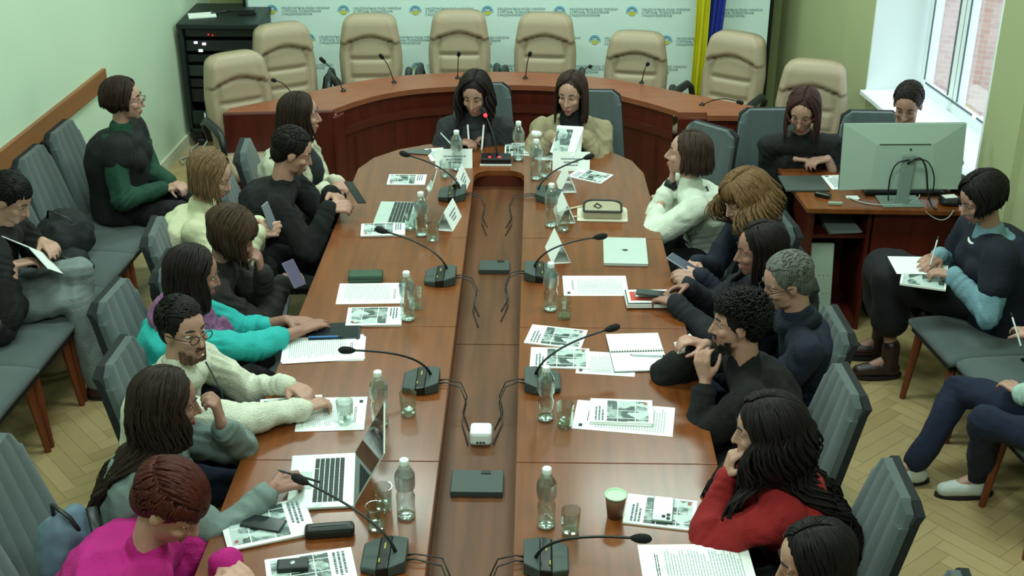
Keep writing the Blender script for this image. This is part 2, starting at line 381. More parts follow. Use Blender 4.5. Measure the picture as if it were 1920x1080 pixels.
mb = MB(); mb.prism([(.91, 7.90), (1.40, 7.90), (1.40, 7.93), (.91, 7.93)], 0, .714); obj('side_panel', mb, M_DESKF, dk)
mb = MB(); mb.box((1.375, 7.98, .36), (.04, .2, .71)); obj('side_panel', mb, M_DESKF, dk)

# ================================================================= BACKDROP + FLAG + RACK
bdp = empty('backdrop_banner', (-.2, 9.78, 0), 0, 'white press wall with rows of blue and yellow round emblems behind the beige chairs', 'banner', world=True)
mb = MB(); mb.box((-.215, 9.79, 1.25), (3.96, .02, 2.3)); obj('fabric', mb, mat('pale backdrop fabric', 'd8ede8', .7, var=.03, scale=2), bdp)
mb = MB()
for x in (-2.215, 1.785): mb.cap((x, 9.80, .02), (x, 9.80, 2.42), .013)
for z in (.08, 2.42): mb.cap((-2.215, 9.80, z), (1.785, 9.80, z), .012)
for x in (-2.215, 1.785): mb.box((x, 9.80, .015), (.05, .35, .03))
obj('frame', mb, mat('dark banner frame', '1d2426', .4, .5), bdp)
mb = MB(); mb.cap((-2.19, 9.77, .1), (-2.19, 9.77, 2.4), .01); obj('edge_clip', mb, mat('chrome clip', 'c0c8c8', .3, .8), bdp)
def txt(body, size, m, ext=.0006):
    c = bpy.data.curves.new('txt', 'FONT'); c.body = body; c.size = size; c.extrude = ext; c.resolution_u = 2; c.align_x = 'LEFT'
    o = bpy.data.objects.new('txt', c); col.objects.link(o)
    dg = bpy.context.evaluated_depsgraph_get(); me = bpy.data.meshes.new_from_object(o.evaluated_get(dg)); bpy.data.objects.remove(o)
    me.materials.clear(); me.materials.append(m); return me
M_BT = mat('grey blue lettering', '7f9a9a', .8)
tm = txt('НАЦІОНАЛЬНА РАДА УКРАЇНИ\nЗ ПИТАНЬ ТЕЛЕБАЧЕННЯ\nІ РАДІОМОВЛЕННЯ', .0235, M_BT)
def disc(r0, r1, a0, a1, n=14, th=.002):
    m = MB(); rs = []
    for k in range(n + 1):
        a = R(a0 + (a1 - a0) * k / n); c, s = math.cos(a), math.sin(a)
        rs.append([(r0 * c, 0, r0 * s), (r1 * c, 0, r1 * s), (r1 * c, -th, r1 * s), (r0 * c, -th, r0 * s)])
    m.rings(rs); return m
E1 = disc(.033, .044, -10, 190).mesh('emblem_arc', [mat('emblem pale blue', '7fb2c4', .7)])
mbd = disc(.002, .028, 8, 172); mbd.cur = 0
E2 = mbd.mesh('emblem_dome', [mat('emblem blue', '2f7fa8', .7)])
E3 = disc(.002, .028, 188, 352).mesh('emblem_field', [mat('emblem yellow', 'c9c94a', .7)])
mbd = MB()
for k in (-2, -1, 0, 1, 2): mbd.box((k * .007, -.0035, .009), (.003, .002, .012))
mbd.box((0, -.0035, .0165), (.036, .002, .003)); mbd.box((0, -.0035, .002), (.04, .002, .003))
E4 = mbd.mesh('emblem_building', [mat('emblem white', 'e8f2f2', .7)])
for row in range(-2, 7):
    z = .925 + .222 * row
    if z < .2 or z > 2.3: continue
    for k in range(-1, 8):
        x = -2.005 + .5465 * k + (.272 if row % 2 else 0)
        if x < -2.14 or x > 1.5: continue
        em = obj('emblem', E1, None, bdp, off=(0, 0, 0)); em.location = Vector((x, 9.777, z)) - bdp.location
        for nm, me_ in (('emblem_dome', E2), ('emblem_field', E3), ('emblem_building', E4)):
            obj(nm, me_, None, em, off=(0, 0, 0))
        t = obj('lettering', tm, None, bdp, off=(0, 0, 0)); t.location = Vector((x + .075, 9.777, z + .012)) - bdp.location; t.rotation_euler = (R(90), 0, 0)
for o in bpy.data.objects: # tidy None slot on shared meshes
    pass

fl = empty('flag', (1.22, 9.45, 0), 0, 'yellow and blue flag hanging furled from a pole beside the backdrop', 'flag', world=True)
def drape(x0, x1, ztop, zbot, ph, y=9.5):
    m = MB(); N = 26; K = 22; fr = []; bk = []
    for i in range(K + 1):
        t = i / K; z = ztop + (zbot - ztop) * t; cx = (x0 + x1) / 2 + .03 * math.sin(2.2 * t + ph); wd_ = (x1 - x0) * (1 - .25 * t)
        ring = []
        for j in range(N + 1):
            s = j / N; ring.append(Vector((cx + (s - .5) * wd_, y - .035 - .02 * math.sin(s * 12 + ph + t * 2), z)))
        for j in range(N, -1, -1):
            s = j / N; ring.append(Vector((cx + (s - .5) * wd_, y - .027 - .02 * math.sin(s * 12 + ph + t * 2), z)))
        fr.append(ring)
    m.rings(fr); return m
obj('yellow_cloth', drape(1.13, 1.25, 2.3, .30, .3, 9.48), mat('yellow flag cloth', 'c9c21c', .65, var=.15, scale=6, stretch=(6, 6, .5)), fl, smooth=True)
obj('blue_cloth', drape(1.24, 1.40, 2.3, .62, 1.4, 9.53), mat('blue flag cloth', '23339a', .65, var=.15, scale=6, stretch=(6, 6, .5)), fl, smooth=True)
mb = MB(); mb.cap((1.22, 9.52, .03), (1.27, 9.52, 2.4), .014); obj('pole', mb, mat('dark brown pole', '3a1d12', .4), fl)
mb = MB(); mb.lathe((1.22, 9.52, 0), [(.15, 0), (.15, .02), (.03, .05), (.02, .1)]); obj('base', mb, M_BLACKP, fl)

rk = empty('equipment_rack', (-2.33, 9.55, 0), 0, 'tall black audio equipment rack with small white and pink lights in the back corner', 'rack', world=True)
rx0, rx1, ry0, ry1, zt = -2.60, -2.02, 9.28, 9.88, .98
mb = MB()
mb.box((rx0 + .015, (ry0 + ry1) / 2, .52), (.03, ry1 - ry0, .80)); mb.box((rx1 - .015, (ry0 + ry1) / 2, .52), (.03, ry1 - ry0, .80))
mb.box(((rx0 + rx1) / 2, ry1 - .01, .52), (rx1 - rx0, .02, .80)); mb.box(((rx0 + rx1) / 2, (ry0 + ry1) / 2, .135), (rx1 - rx0, ry1 - ry0, .03))
mb.box(((rx0 + rx1) / 2, (ry0 + ry1) / 2, .93), (rx1 - rx0 + .02, ry1 - ry0 + .02, .04))
M_RACK = mat('dark green black rack metal', '1b2624', .45, .2)
obj('cabinet', mb, M_RACK, rk, bevel=.008)
for k, (h, c) in enumerate(((.055, '15191b'), (.08, '1b2022'), (.055, '0e1113'), (.08, '23282a'), (.06, '121517'), (.10, '0b0d0e'))):
    z = .87 - k * .095
    mb = MB(); mb.box(((rx0 + rx1) / 2, (ry0 + ry1) / 2 - .02, z), (rx1 - rx0 - .07, ry1 - ry0 - .12, h)); u = obj('rack_unit', mb, mat('rack unit %d' % k, c, .4), rk, bevel=.003)
mb = MB(); mb.box((-2.33, ry0 + .0, .24), (.46, .03, .10)); obj('rack_drawer', mb, M_RACK, rk, bevel=.004)
mb = MB(); mb.box((-2.33, ry0 - .02, .25), (.2, .012, .012)); obj('drawer_handle', mb, mat('steel', 'a6adb0', .3, .8), rk)
for x, z, c, st, sz in ((-2.49, .80, 'e8f0ff', 2.5, .022), (-2.43, .79, 'ffd0e8', 3, .024), (-2.46, .74, 'c8d4d8', .8, .03), (-2.42, .67, 'c8d4d8', .5, .016), (-2.43, .55, 'dfe8e8', .8, .02), (-2.39, .86, 'ff2020', 2, .008), (-2.36, .855, 'ff2020', 2, .008)):
    mb = MB(); mb.box((x, ry0 + .035, z), (sz, .01, sz * .6)); obj('indicator', mb, mat('led ' + c, c, .4, emit=(c, st)), rk)
for x in (rx0 + .06, rx1 - .06):
    for y in (ry0 + .06, ry1 - .06):
        mb = MB(); mb.cap((x - .012, y, .035), (x + .012, y, .035), .033); mb.box((x, y, .095), (.05, .05, .06)); obj('caster', mb, M_BLACKP, rk)
mb = MB(); mb.box((0, 0, .004), (.20, .14, .008)); o = tag(obj('paper_stack', mb, M_WHITE, loc=(-2.47, 9.5, .951), rz=.3), 'white papers lying on top of the black equipment rack', 'paper')
mb = MB(); mb.tube([(-.16, 0, .01), (-.05, .05, .012), (.05, -.03, .03), (.13, .02, .012), (.17, -.04, .01)], .009); mb.box((.1, .0, .02), (.12, .08, .035)); tag(obj('charger', mb, M_BLACKP, loc=(-2.25, 9.55, .952), rz=.1), 'black charger with coiled cable on top of the equipment rack', 'charger')
mb = MB()
mb.tube([(-2.55, 9.32, .02), (-2.58, 9.18, .012), (-2.55, 9.10, .01), (-2.61, 8.98, .012), (-2.57, 8.9, .01)], .008); mb.tube([(-2.45, 9.2, .3), (-2.44, 9.18, .1), (-2.5, 9.12, .012), (-2.58, 9.05, .01)], .007)
tag(obj('cable', mb, mat('pale cable', 'aab4b0', .5), smooth=True), 'tangled pale cables on the floor below the equipment rack', 'cable')

# ================================================================= CHAIRS
def sheet_solid(fn, nu, nv, th_fn):
    """closed cushion from front surface fn(u,v) and back offset"""
    m = MB(); F = []; B = []
    for i in range(nv + 1):
        for j in range(nu + 1):
            p, q = fn(j / nu, i / nv); F.append(p); B.append(q)
    n = (nu + 1) * (nv + 1); fs = []
    def id_(i, j): return i * (nu + 1) + j
    for i in range(nv):
        for j in range(nu):
            fs.append((id_(i, j), id_(i, j + 1), id_(i + 1, j + 1), id_(i + 1, j))); fs.append((n + id_(i, j), n + id_(i + 1, j), n + id_(i + 1, j + 1), n + id_(i, j + 1)))
    for j in range(nu): fs.append((id_(0, j + 1), id_(0, j), n + id_(0, j), n + id_(0, j + 1))); fs.append((id_(nv, j), id_(nv, j + 1), n + id_(nv, j + 1), n + id_(nv, j)))
    for i in range(nv): fs.append((id_(i, 0), id_(i + 1, 0), n + id_(i + 1, 0), n + id_(i, 0))); fs.append((id_(i + 1, nu), id_(i, nu), n + id_(i, nu), n + id_(i + 1, nu)))
    m.add(F + B, fs); return m
# executive chair, faces +x locally
def exec_chair():
    r = empty('executive_chair', (0, 0, 0), 0, '', 'chair', 'beige executive chairs around the presidium desk')
    def f(u, v):
        z = .47 + .575 * v; hw = (.205 + .02 * math.sin(v * 3.1) - .022 * max(0, v - .55) / .45)
        if v > .90: hw -= .035 * ((v - .90) / .10) ** 3
        if u < .06 or u > .94: pass
        s = (u - .5) * 2; y = s * hw
        rim = .022 * math.exp(-((abs(s) - .86) / .16) ** 2)
        cush = .028 * (1 - abs(s) ** 6)
        seam = 0
        for sv in (.28, .50, ): seam += -.022 * math.exp(-((v - sv) / .022) ** 2) * (1 if abs(s) < .62 else 0)
        hv = .73 + .04 * math.cos(s * 3.1); seam += -.028 * math.exp(-((v - hv) / .025) ** 2) * (abs(s) < .8)
        seam += -.018 * math.exp(-((abs(s) - .66) / .05) ** 2) * (v < .72)
        head = .03 if v > hv else 0
        x = -.20 - .10 * v + rim + cush + seam + head - .035 * abs(s) ** 4 - .03 * max(0, (v - .9) / .1) ** 2
        zz = z + .014 * (1 - s ** 4) * (v > .9) * (v - .9) * 10
        return Vector((x, y, zz)), Vector((-.27 - .10 * v, y * .97, zz - .0))
    obj('backrest', sheet_solid(f, 34, 44, None), M_BEIGE, r, smooth=True)
    def g(u, v):
        s = (u - .5) * 2; t = (v - .5) * 2; e = .02 * (abs(s) ** 4 + abs(t) ** 4)
        return Vector((-.01 + t * .25, s * .25, .49 - e)), Vector((-.01 + t * .24, s * .24, .40))
    obj('seat', sheet_solid(g, 14, 14, None), M_BEIGE, r, smooth=True)
    for sgn in (-1, 1):
        m = MB(); y = sgn * .275
        m.tube([(-.2, y * .9, .55), (-.21, y, .66), (-.14, y, .70), (.02, y, .69), (.12, y, .665), (.16, y, .60), (.10, y, .46), (.02, y * .9, .42)], [.02, .022, .026, .028, .026, .022, .02, .018], 10); obj('armrest', m, M_BLACKP, r, smooth=True)
    m = MB(); m.cap((0, 0, .10), (0, 0, .40), .03); obj('column', m, M_BLACKP, r, smooth=True)
    for k in range(5):
        a = R(72 * k); m = MB(); m.cap((0, 0, .10), (.26 * math.cos(a), .26 * math.sin(a), .075), .022, .015); m.ell((.27 * math.cos(a), .27 * math.sin(a), .03), (.03, .03, .03)); obj('foot', m, M_BLACKP, r, smooth=True)
    return r
EC = exec_chair()
for x, y, rz, lb in ((-1.92, 8.11, -58, 'beige executive chair nearest the black equipment rack'), (-1.75, 8.84, -62, 'beige executive chair, second from the equipment rack, turned inward'),
                  (-1.18, 9.10, -87, 'beige executive chair behind the desk, third from the equipment rack'), (-.55, 9.22, -90, 'beige executive chair behind the woman with dark curly hair'),
                  (.07, 9.15, -95, 'beige executive chair behind the woman in the beige blazer'), (.71, 8.94, -100, 'beige executive chair between the blazer woman and the flag, set lower'),
                  (1.35, 8.66, -122, 'tilted beige executive chair beside the yellow and blue flag'), (1.76, 8.0, -108, 'beige executive chair by the wall behind the woman with long red hair')):
    f = Vector((math.cos(R(rz)), math.sin(R(rz)), 0)); dz = 0 if y != 8.94 else -.07
    if abs(x - 1.46) < .01: dz = -.03
    r_ = spawn(EC, USED, Vector((x, y, 0)) + f * .27 + Vector((0, 0, 0)), R(rz), lb)
    if dz: r_.location.z = 0; r_.scale = (1, 1, 1 + dz)
# conference chair, faces +x locally
def conf_chair():
    r = empty('conference_chair', (0, 0, 0), 0, '', 'chair', 'grey upholstered conference chairs')
    def fb(u, v):
        z = .44 + .49 * v; hw = .215 - .045 * v
        s = (u - .5) * 2; y = s * hw
        if v > .93: y *= 1 - .06 * (v - .93) / .07
        ch = .0035 * abs(math.cos(s * math.pi * 2.5))
        x = -.19 - .13 * v + ch - .01 * abs(s) ** 8
        zz = z - (.035 * max(0, abs(s) - .75) / .25 if v > .9 else 0)
        return Vector((x, y, zz)), Vector((x - .03 - ch, y, zz))
    obj('backrest', sheet_solid(fb, 30, 12, None), M_GREYF, r, smooth=False)
    def fk(u, v):
        a, b = fb(u, v); s = (u - .5) * 2; return Vector((b.x + .0005, s * (.219 - .045 * v), b.z)), Vector((b.x - .028, s * (.217 - .045 * v), b.z))
    obj('back_shell', sheet_solid(fk, 8, 8, None), M_DARKF, r)
    def g(u, v):
        s = (u - .5) * 2; t = (v - .5) * 2; e = .012 * (abs(s) ** 6 + abs(t) ** 6); tt = t * .225
        return Vector((tt + .02, s * (.215 + .012 * t), .455 - e)), Vector((tt + .02, s * (.213 + .012 * t), .41))
    obj('seat', sheet_solid(g, 12, 12, None), M_GREYF, r, smooth=True)
    m = MB(); m.box((.02, 0, .395), (.43, .41, .04)); obj('seat_frame', m, M_DARKF, r, bevel=.006)
    for sx, sy in ((1, 1), (1, -1), (-1, 1), (-1, -1)):
        m = MB(); m.tube([(.02 + sx * .18, sy * .17, .39), (.02 + sx * .215, sy * .19, .0)], [.024, .015], 8); obj('leg', m, M_LEG, r)
    return r
CC = conf_chair()
def chair_back_at(tx, ty, rz, label):   # (tx, ty): middle of the top of the back
    f = Vector((math.cos(R(rz)), math.sin(R(rz)), 0)); return spawn(CC, USED, Vector((tx, ty, 0)) + f * .335, R(rz), label)
for i, (yy, lb) in enumerate(((7.05, 'grey chair against the left wall under the woman in the green sweater'), (6.63, 'empty grey chair by the left wall next to the woman in green'),
                 (6.21, 'grey chair by the left wall holding black bags'), (5.79, 'grey chair by the left wall under the person in grey trousers'),
                 (5.37, 'grey wall chair holding a dark bag next to the person in grey trousers'), (4.95, 'empty grey wall chair at the left edge, nearest the camera of its row'))):
    spawn(CC, USED, Vector((xl(yy) + .405, yy, 0)), R(-4), lb)
for a in ((-1.60, 6.78, 5, 'grey chair under the long haired woman in the cream jacket'), (-1.58, 6.22, 5, 'grey chair under the man in the black sweater'),
          (-1.80, 5.66, 5, 'grey chair under the woman with straight light brown hair'), (-1.64, 5.28, 0, 'grey chair under the woman with the brown bob'),
          (-1.80, 4.97, -6, 'grey chair behind the woman with the purple scarf'), (-1.62, 4.44, -3, 'grey chair under the man with glasses in a cream sweater'),
          (-1.86, 3.72, -4, 'large grey chair back beside a black and blue bag, lower left corner'), (-1.74, 3.17, -2, 'grey chair of the person in the magenta sweater, at the bottom left corner'),
          (1.01, 7.15, 226, 'empty grey chair turned toward the table end, in front of the desk'), (1.10, 6.28, 182, 'grey chair under the woman in the white sweater'),
          (1.20, 5.82, 188, 'grey chair under the woman with curly light brown hair'), (1.18, 5.26, 184, 'grey chair under the woman in the dotted dark blouse'),
          (1.24, 4.76, 184, 'grey chair under the grey haired man with glasses'), (1.18, 4.27, 184, 'grey chair with broad back behind the bearded man in black'),
          (1.21, 3.62, 181, 'grey chair behind the woman in the red top'), (1.26, 3.02, 178, 'grey chair at the lower right corner under the dark haired person'),
          (-.33, 7.93, -90, 'dark grey chair under the woman at the lit microphone'), (.36, 7.80, -92, 'grey chair under the woman in the beige blazer'),
          (1.40, 7.46, -88, 'grey chair under the woman with long red hair at the side desk'), (2.0, 7.42, -92, 'grey chair under the man behind the monitor'),
          (2.46, 5.60, 190, 'grey chair by the right wall under the woman in the navy vest'), (2.56, 5.17, 188, 'grey chair by the right wall with an empty corner and a phone on it'),
          (2.58, 4.68, 190, 'grey chair by the right wall under the person in navy trousers'), (2.62, 4.20, 190, 'grey chair at the right edge nearest the camera')):
    chair_back_at(*a)

# ================================================================= PEOPLE
def voxel(mb, name, vox, smooth, mats, off):
    me = mb.mesh(name, [], False, off); o = bpy.data.objects.new('tmp', me); col.objects.link(o)
    r = o.modifiers.new('r', 'REMESH'); r.mode = 'VOXEL'; r.voxel_size = vox; r.use_smooth_shade = True
    if smooth: s = o.modifiers.new('s', 'SMOOTH'); s.factor = .5; s.iterations = smooth
    dg = bpy.context.evaluated_depsgraph_get(); m2 = bpy.data.meshes.new_from_object(o.evaluated_get(dg)); m2.name = name
    bpy.data.objects.remove(o); bpy.data.meshes.remove(me); m2.materials.clear()
    for m in mats: m2.materials.append(m)
    m2.polygons.foreach_set('use_smooth', [True] * len(m2.polygons)); return m2
def folds(me, amp, fr, seed, creases=()):
    off = Vector((seed * 3.1, seed * 1.7, seed)); ns = [v.normal.copy() for v in me.vertices]
    for v, n in zip(me.vertices, ns):
        p = v.co * fr + off
        a = noise.noise(Vector((p.x, p.y, p.z * .55))); b = noise.noise(p * 2.3)
        k = amp * ((1 - abs(a) * 3.2) * .8 + b * .35)
        for c, ax_, rad_ in creases:
            dv = v.co - c; dd_ = dv.length
            if dd_ < rad_:
                q = dv.dot(ax_); wv = math.sin(q * 190 + 2.5 * noise.noise(v.co * 9 + off)); k += (1 - dd_ / rad_) * .0055 * wv
        v.co += n * k
def cloth(name, c, kind='plain'):
    if kind == 'knit': return mat(name, c, .95, var=.06, scale=30, bump=.6, bscale=160)
    if kind == 'denim': return mat(name, c, .9, var=.15, scale=14, bump=.4, bscale=220)
    return mat(name, c, .85, var=.07, scale=14, bump=.35, bscale=120)
def hmat(c): return mat('hair ' + c, c, .55, var=.45, scale=30, stretch=(3, 3, .5), spec=.22)

def make_hair(H, F, s, st, nb, bf, bl, pel=None, fat=1.0):
    """H head centre, F 3x3 head frame (columns f,l,u)"""
    mb = MB(); rnd = random.Random(st.get('seed', 1)); kind = st['kind']
    c0 = Vector((-.024, 0, .036)); rad = Vector((.102, .083, .092)); vol = st.get('vol', 0)
    def W(p): return H + F @ (Vector(p) * s)
    def sp(d, e=0): d = Vector(d).normalized(); return W(c0 + Vector((d.x * rad.x * (1 + e), d.y * rad.y * (1 + e), d.z * rad.z * (1 + e))))
    mb.ell(W(c0 + Vector((-.003, 0, 0))), rad * s * (1 + vol * .3), F, 24, 16)
    mb.ell(W((-.055, 0, -.015)), Vector((.062, .068, .075)) * s * (1 + vol * .6), F, 18, 12)
    dn = Vector((0, 0, -1)); L = st.get('len', .25) * s; wav = st.get('wave', .004)
    if kind in ('long', 'bob', 'pony'):
        n = int(st.get('n', 150) * 2.8); front = R(st.get('front', 52)); part = st.get('part', .15)
        for i in range(n):
            sd = 1 if i % 2 else -1
            ph = front + (math.pi - front) * rnd.random() ** .85; lay = rnd.random(); e = .02 + .12 * lay * (1 + vol * 3) + vol
            a = R(66 + 66 * (ph - front) / (math.pi - front) + rnd.uniform(-8, 8))
            d0 = Vector((math.cos(a), part * (1 if st.get('pside', 1) > 0 else -1) + sd * .05, math.sin(a)))
            d1 = Vector((math.cos(ph), sd * math.sin(ph), -.12)); P = []; Q = []
            rr = rnd.uniform(.0042, .0075) * s
            for k in range(7):
                t = k / 6; d = (d0.normalized() * (1 - t) + d1.normalized() * t); P.append(sp(d, e * (.3 + .7 * t))); Q.append(rr * (.55 + .5 * t))
            p = P[-1].copy(); nst = max(2, int(L / .032)); ll = L * rnd.uniform(.82, 1.05) / nst
            fx = (p - nb).dot(bf); sg = 1 if (ph < R(85) and st.get('drape', 1) > 0) or (st.get('drape') == 2 and sd * st.get('pside', 1) > 0) else -1
            out = (F @ Vector((d1.x * .6, d1.y, 0))); out.z = 0
            if kind == 'pony': tgt = W((-.115, 0, .0))
            wp = rnd.uniform(0, 6.3); wamp = wav * rnd.uniform(.6, 1.4)
            for k in range(nst):
                q = p + dn * ll + out * ll * (st.get('flare', .05)) * (1 if k < 2 else .3)
                if kind == 'bob': q -= out * ll * st.get('tuck', .25) * (k / nst)
                z = q.z - nb.z; t = min(1, max(0, (.05 - z) / .09))
                if t > 0:
                    kz = max(0, min(1, (nb.z - q.z) / max(.1, nb.z - pel.z))); cc = nb.lerp(pel, kz); df = (q - cc).dot(bf); dl = (q - cc).dot(bl); tf = sg * ((.125 if kz < .25 else .165) * fat ** .7 + .025 * lay + (.03 if sg > 0 else 0)) * s
                    if sg * df < abs(tf): q += bf * (tf - df) * .7 * t
                    if abs(dl) > .15 * s: q -= bl * (dl - math.copysign(.15 * s, dl)) * .5
                q += bl * math.sin(k * 1.1 + wp) * wamp + bf * math.cos(k * .9 + wp) * wamp
                p = q; P.append(p.copy()); Q.append(rr * (1.05 - .75 * ((k + 1) / nst) ** 2.5))
            mb.tube(P, Q, 5, .55)
        if st.get('fringe'):
            for i in range(46):
                ph = R(rnd.uniform(-52, 52)); d0 = Vector((.35, math.sin(ph) * .25, .95)); d1 = Vector((math.cos(ph), math.sin(ph), rnd.uniform(.12, .25) + abs(ph) * -.15))
                P = [sp(d0.normalized() * (1 - t) + d1.normalized() * t, .04 + .09 * t) for t in (0, .25, .5, .75, 1)]
                mb.tube(P, [.006 * s, .009 * s, .010 * s, .008 * s, .003 * s], 5, .5)
        if kind == 'pony':
            a = W((-.13, 0, .0)); P = [W((-.10, 0, .02)), a, a + dn * .06 - bf * .02, a + dn * .13 - bf * .02, a + dn * .2 - bf * .01]; mb.tube(P, [.02, .03, .03, .022, .008], 10)
    else:   # short or curly crop
        n = int(st.get('n', 340) * 3.2); Ls = st.get('len', .035); cur = st.get('curl', 0)
        for i in range(n):
            ph = R(rnd.uniform(0, 360)); el = rnd.uniform(-.75, 1) if abs((math.degrees(ph) + 180) % 360 - 180) > 72 else rnd.uniform(st.get('line', .60), 1)
            d0 = Vector((math.cos(ph) * math.sqrt(max(0, 1 - el * el)), math.sin(ph) * math.sqrt(max(0, 1 - el * el)), el))
            if abs((math.degrees(ph) + 180) % 360 - 180) < 100 and el < -.1: continue
            g = Vector((d0.x, d0.y, -.35)) if not st.get('forward') else Vector((d0.x + .9, d0.y, d0.z * .2))
            if el > .55: g = Vector((st.get('sweep', .6), st.get('sweepl', .2), .15))
            m = 5; P = []; cw = rnd.uniform(0, 6)
            for k in range(m):
                t = k / (m - 1); d = (d0 + g * (Ls * 9) * t).normalized(); e = .012 + .6 * st.get('lift', .05) * (t * (1.4 - t)) * rnd.uniform(.7, 1.3) + vol
                q = sp(d, e)
                if cur: q += F @ Vector((math.sin(t * 7 + cw), math.cos(t * 6 + cw), math.sin(t * 5 + cw * 2))) * cur * s
                P.append(q)
            r0 = st.get('r', .0075) * .5 * s; mb.tube(P, [r0, r0 * 1.1, r0, r0 * .8, r0 * .35], 5, .7)
    return mb

def hand(mb, w, d, n, left, s, curl, extra=None):
    d = d.normalized(); n = (n - d * n.dot(d)); n = n.normalized() if n.length > 1e-3 else d.orthogonal().normalized()
    t = n.cross(d) if left else d.cross(n)
    k0 = w
    for o in (-.020, 0, .020): mb.cap(k0 + t * o * .7 * s, w + d * .082 * s + t * o * 1.35 * s, .0145 * s, .0125 * s, 8)
    for j, (o, L, a) in enumerate(((.031, .070, 0), (.0105, .078, 0), (-.0105, .072, 0), (-.030, .056, 0))):
        p = w + d * (.088 - abs(o - .008) * .25) * s + t * o * s; cur = d + t * o * 2.2; ang = 0
        for k, (fr, ca, r0, r1) in enumerate(((.45, .45, .0098, .0088), (.31, .8, .0088, .0078), (.24, .55, .0078, .0066))):
            ang += curl * ca * (1 + .12 * j)
            dd = (cur.normalized() * math.cos(ang) + n * math.sin(ang)).normalized(); q = p + dd * L * fr * s
            mb.cap(p, q, r0 * s, r1 * s, 8); p = q
    p = w + d * .022 * s + t * .022 * s; q = p + (d * .62 + t * .62 + n * .35).normalized() * .042 * s; mb.cap(p, q, .0155 * s, .0125 * s, 8)
    q2 = q + (d * .85 + t * .25 + n * (.25 + curl * .5)).normalized() * .033 * s; mb.cap(q, q2, .0115 * s, .0098 * s, 8)
    q3 = q2 + (d * .9 - t * .1 + n * (.2 + curl * .6)).normalized() * .026 * s; mb.cap(q2, q3, .0095 * s, .0078 * s, 8)

def ik(S, T, l1, l2, pole):
    v = T - S; D = v.length
    if D > (l1 + l2) * .985: k = D / ((l1 + l2) * .985); l1 *= k; l2 *= k
    a = (l1 * l1 - l2 * l2 + D * D) / (2 * D); h = math.sqrt(max(0, l1 * l1 - a * a)); u = v.normalized()
    p = pole - u * pole.dot(u); p = p.normalized() if p.length > 1e-4 else u.orthogonal()
    return S + u * a + p * h

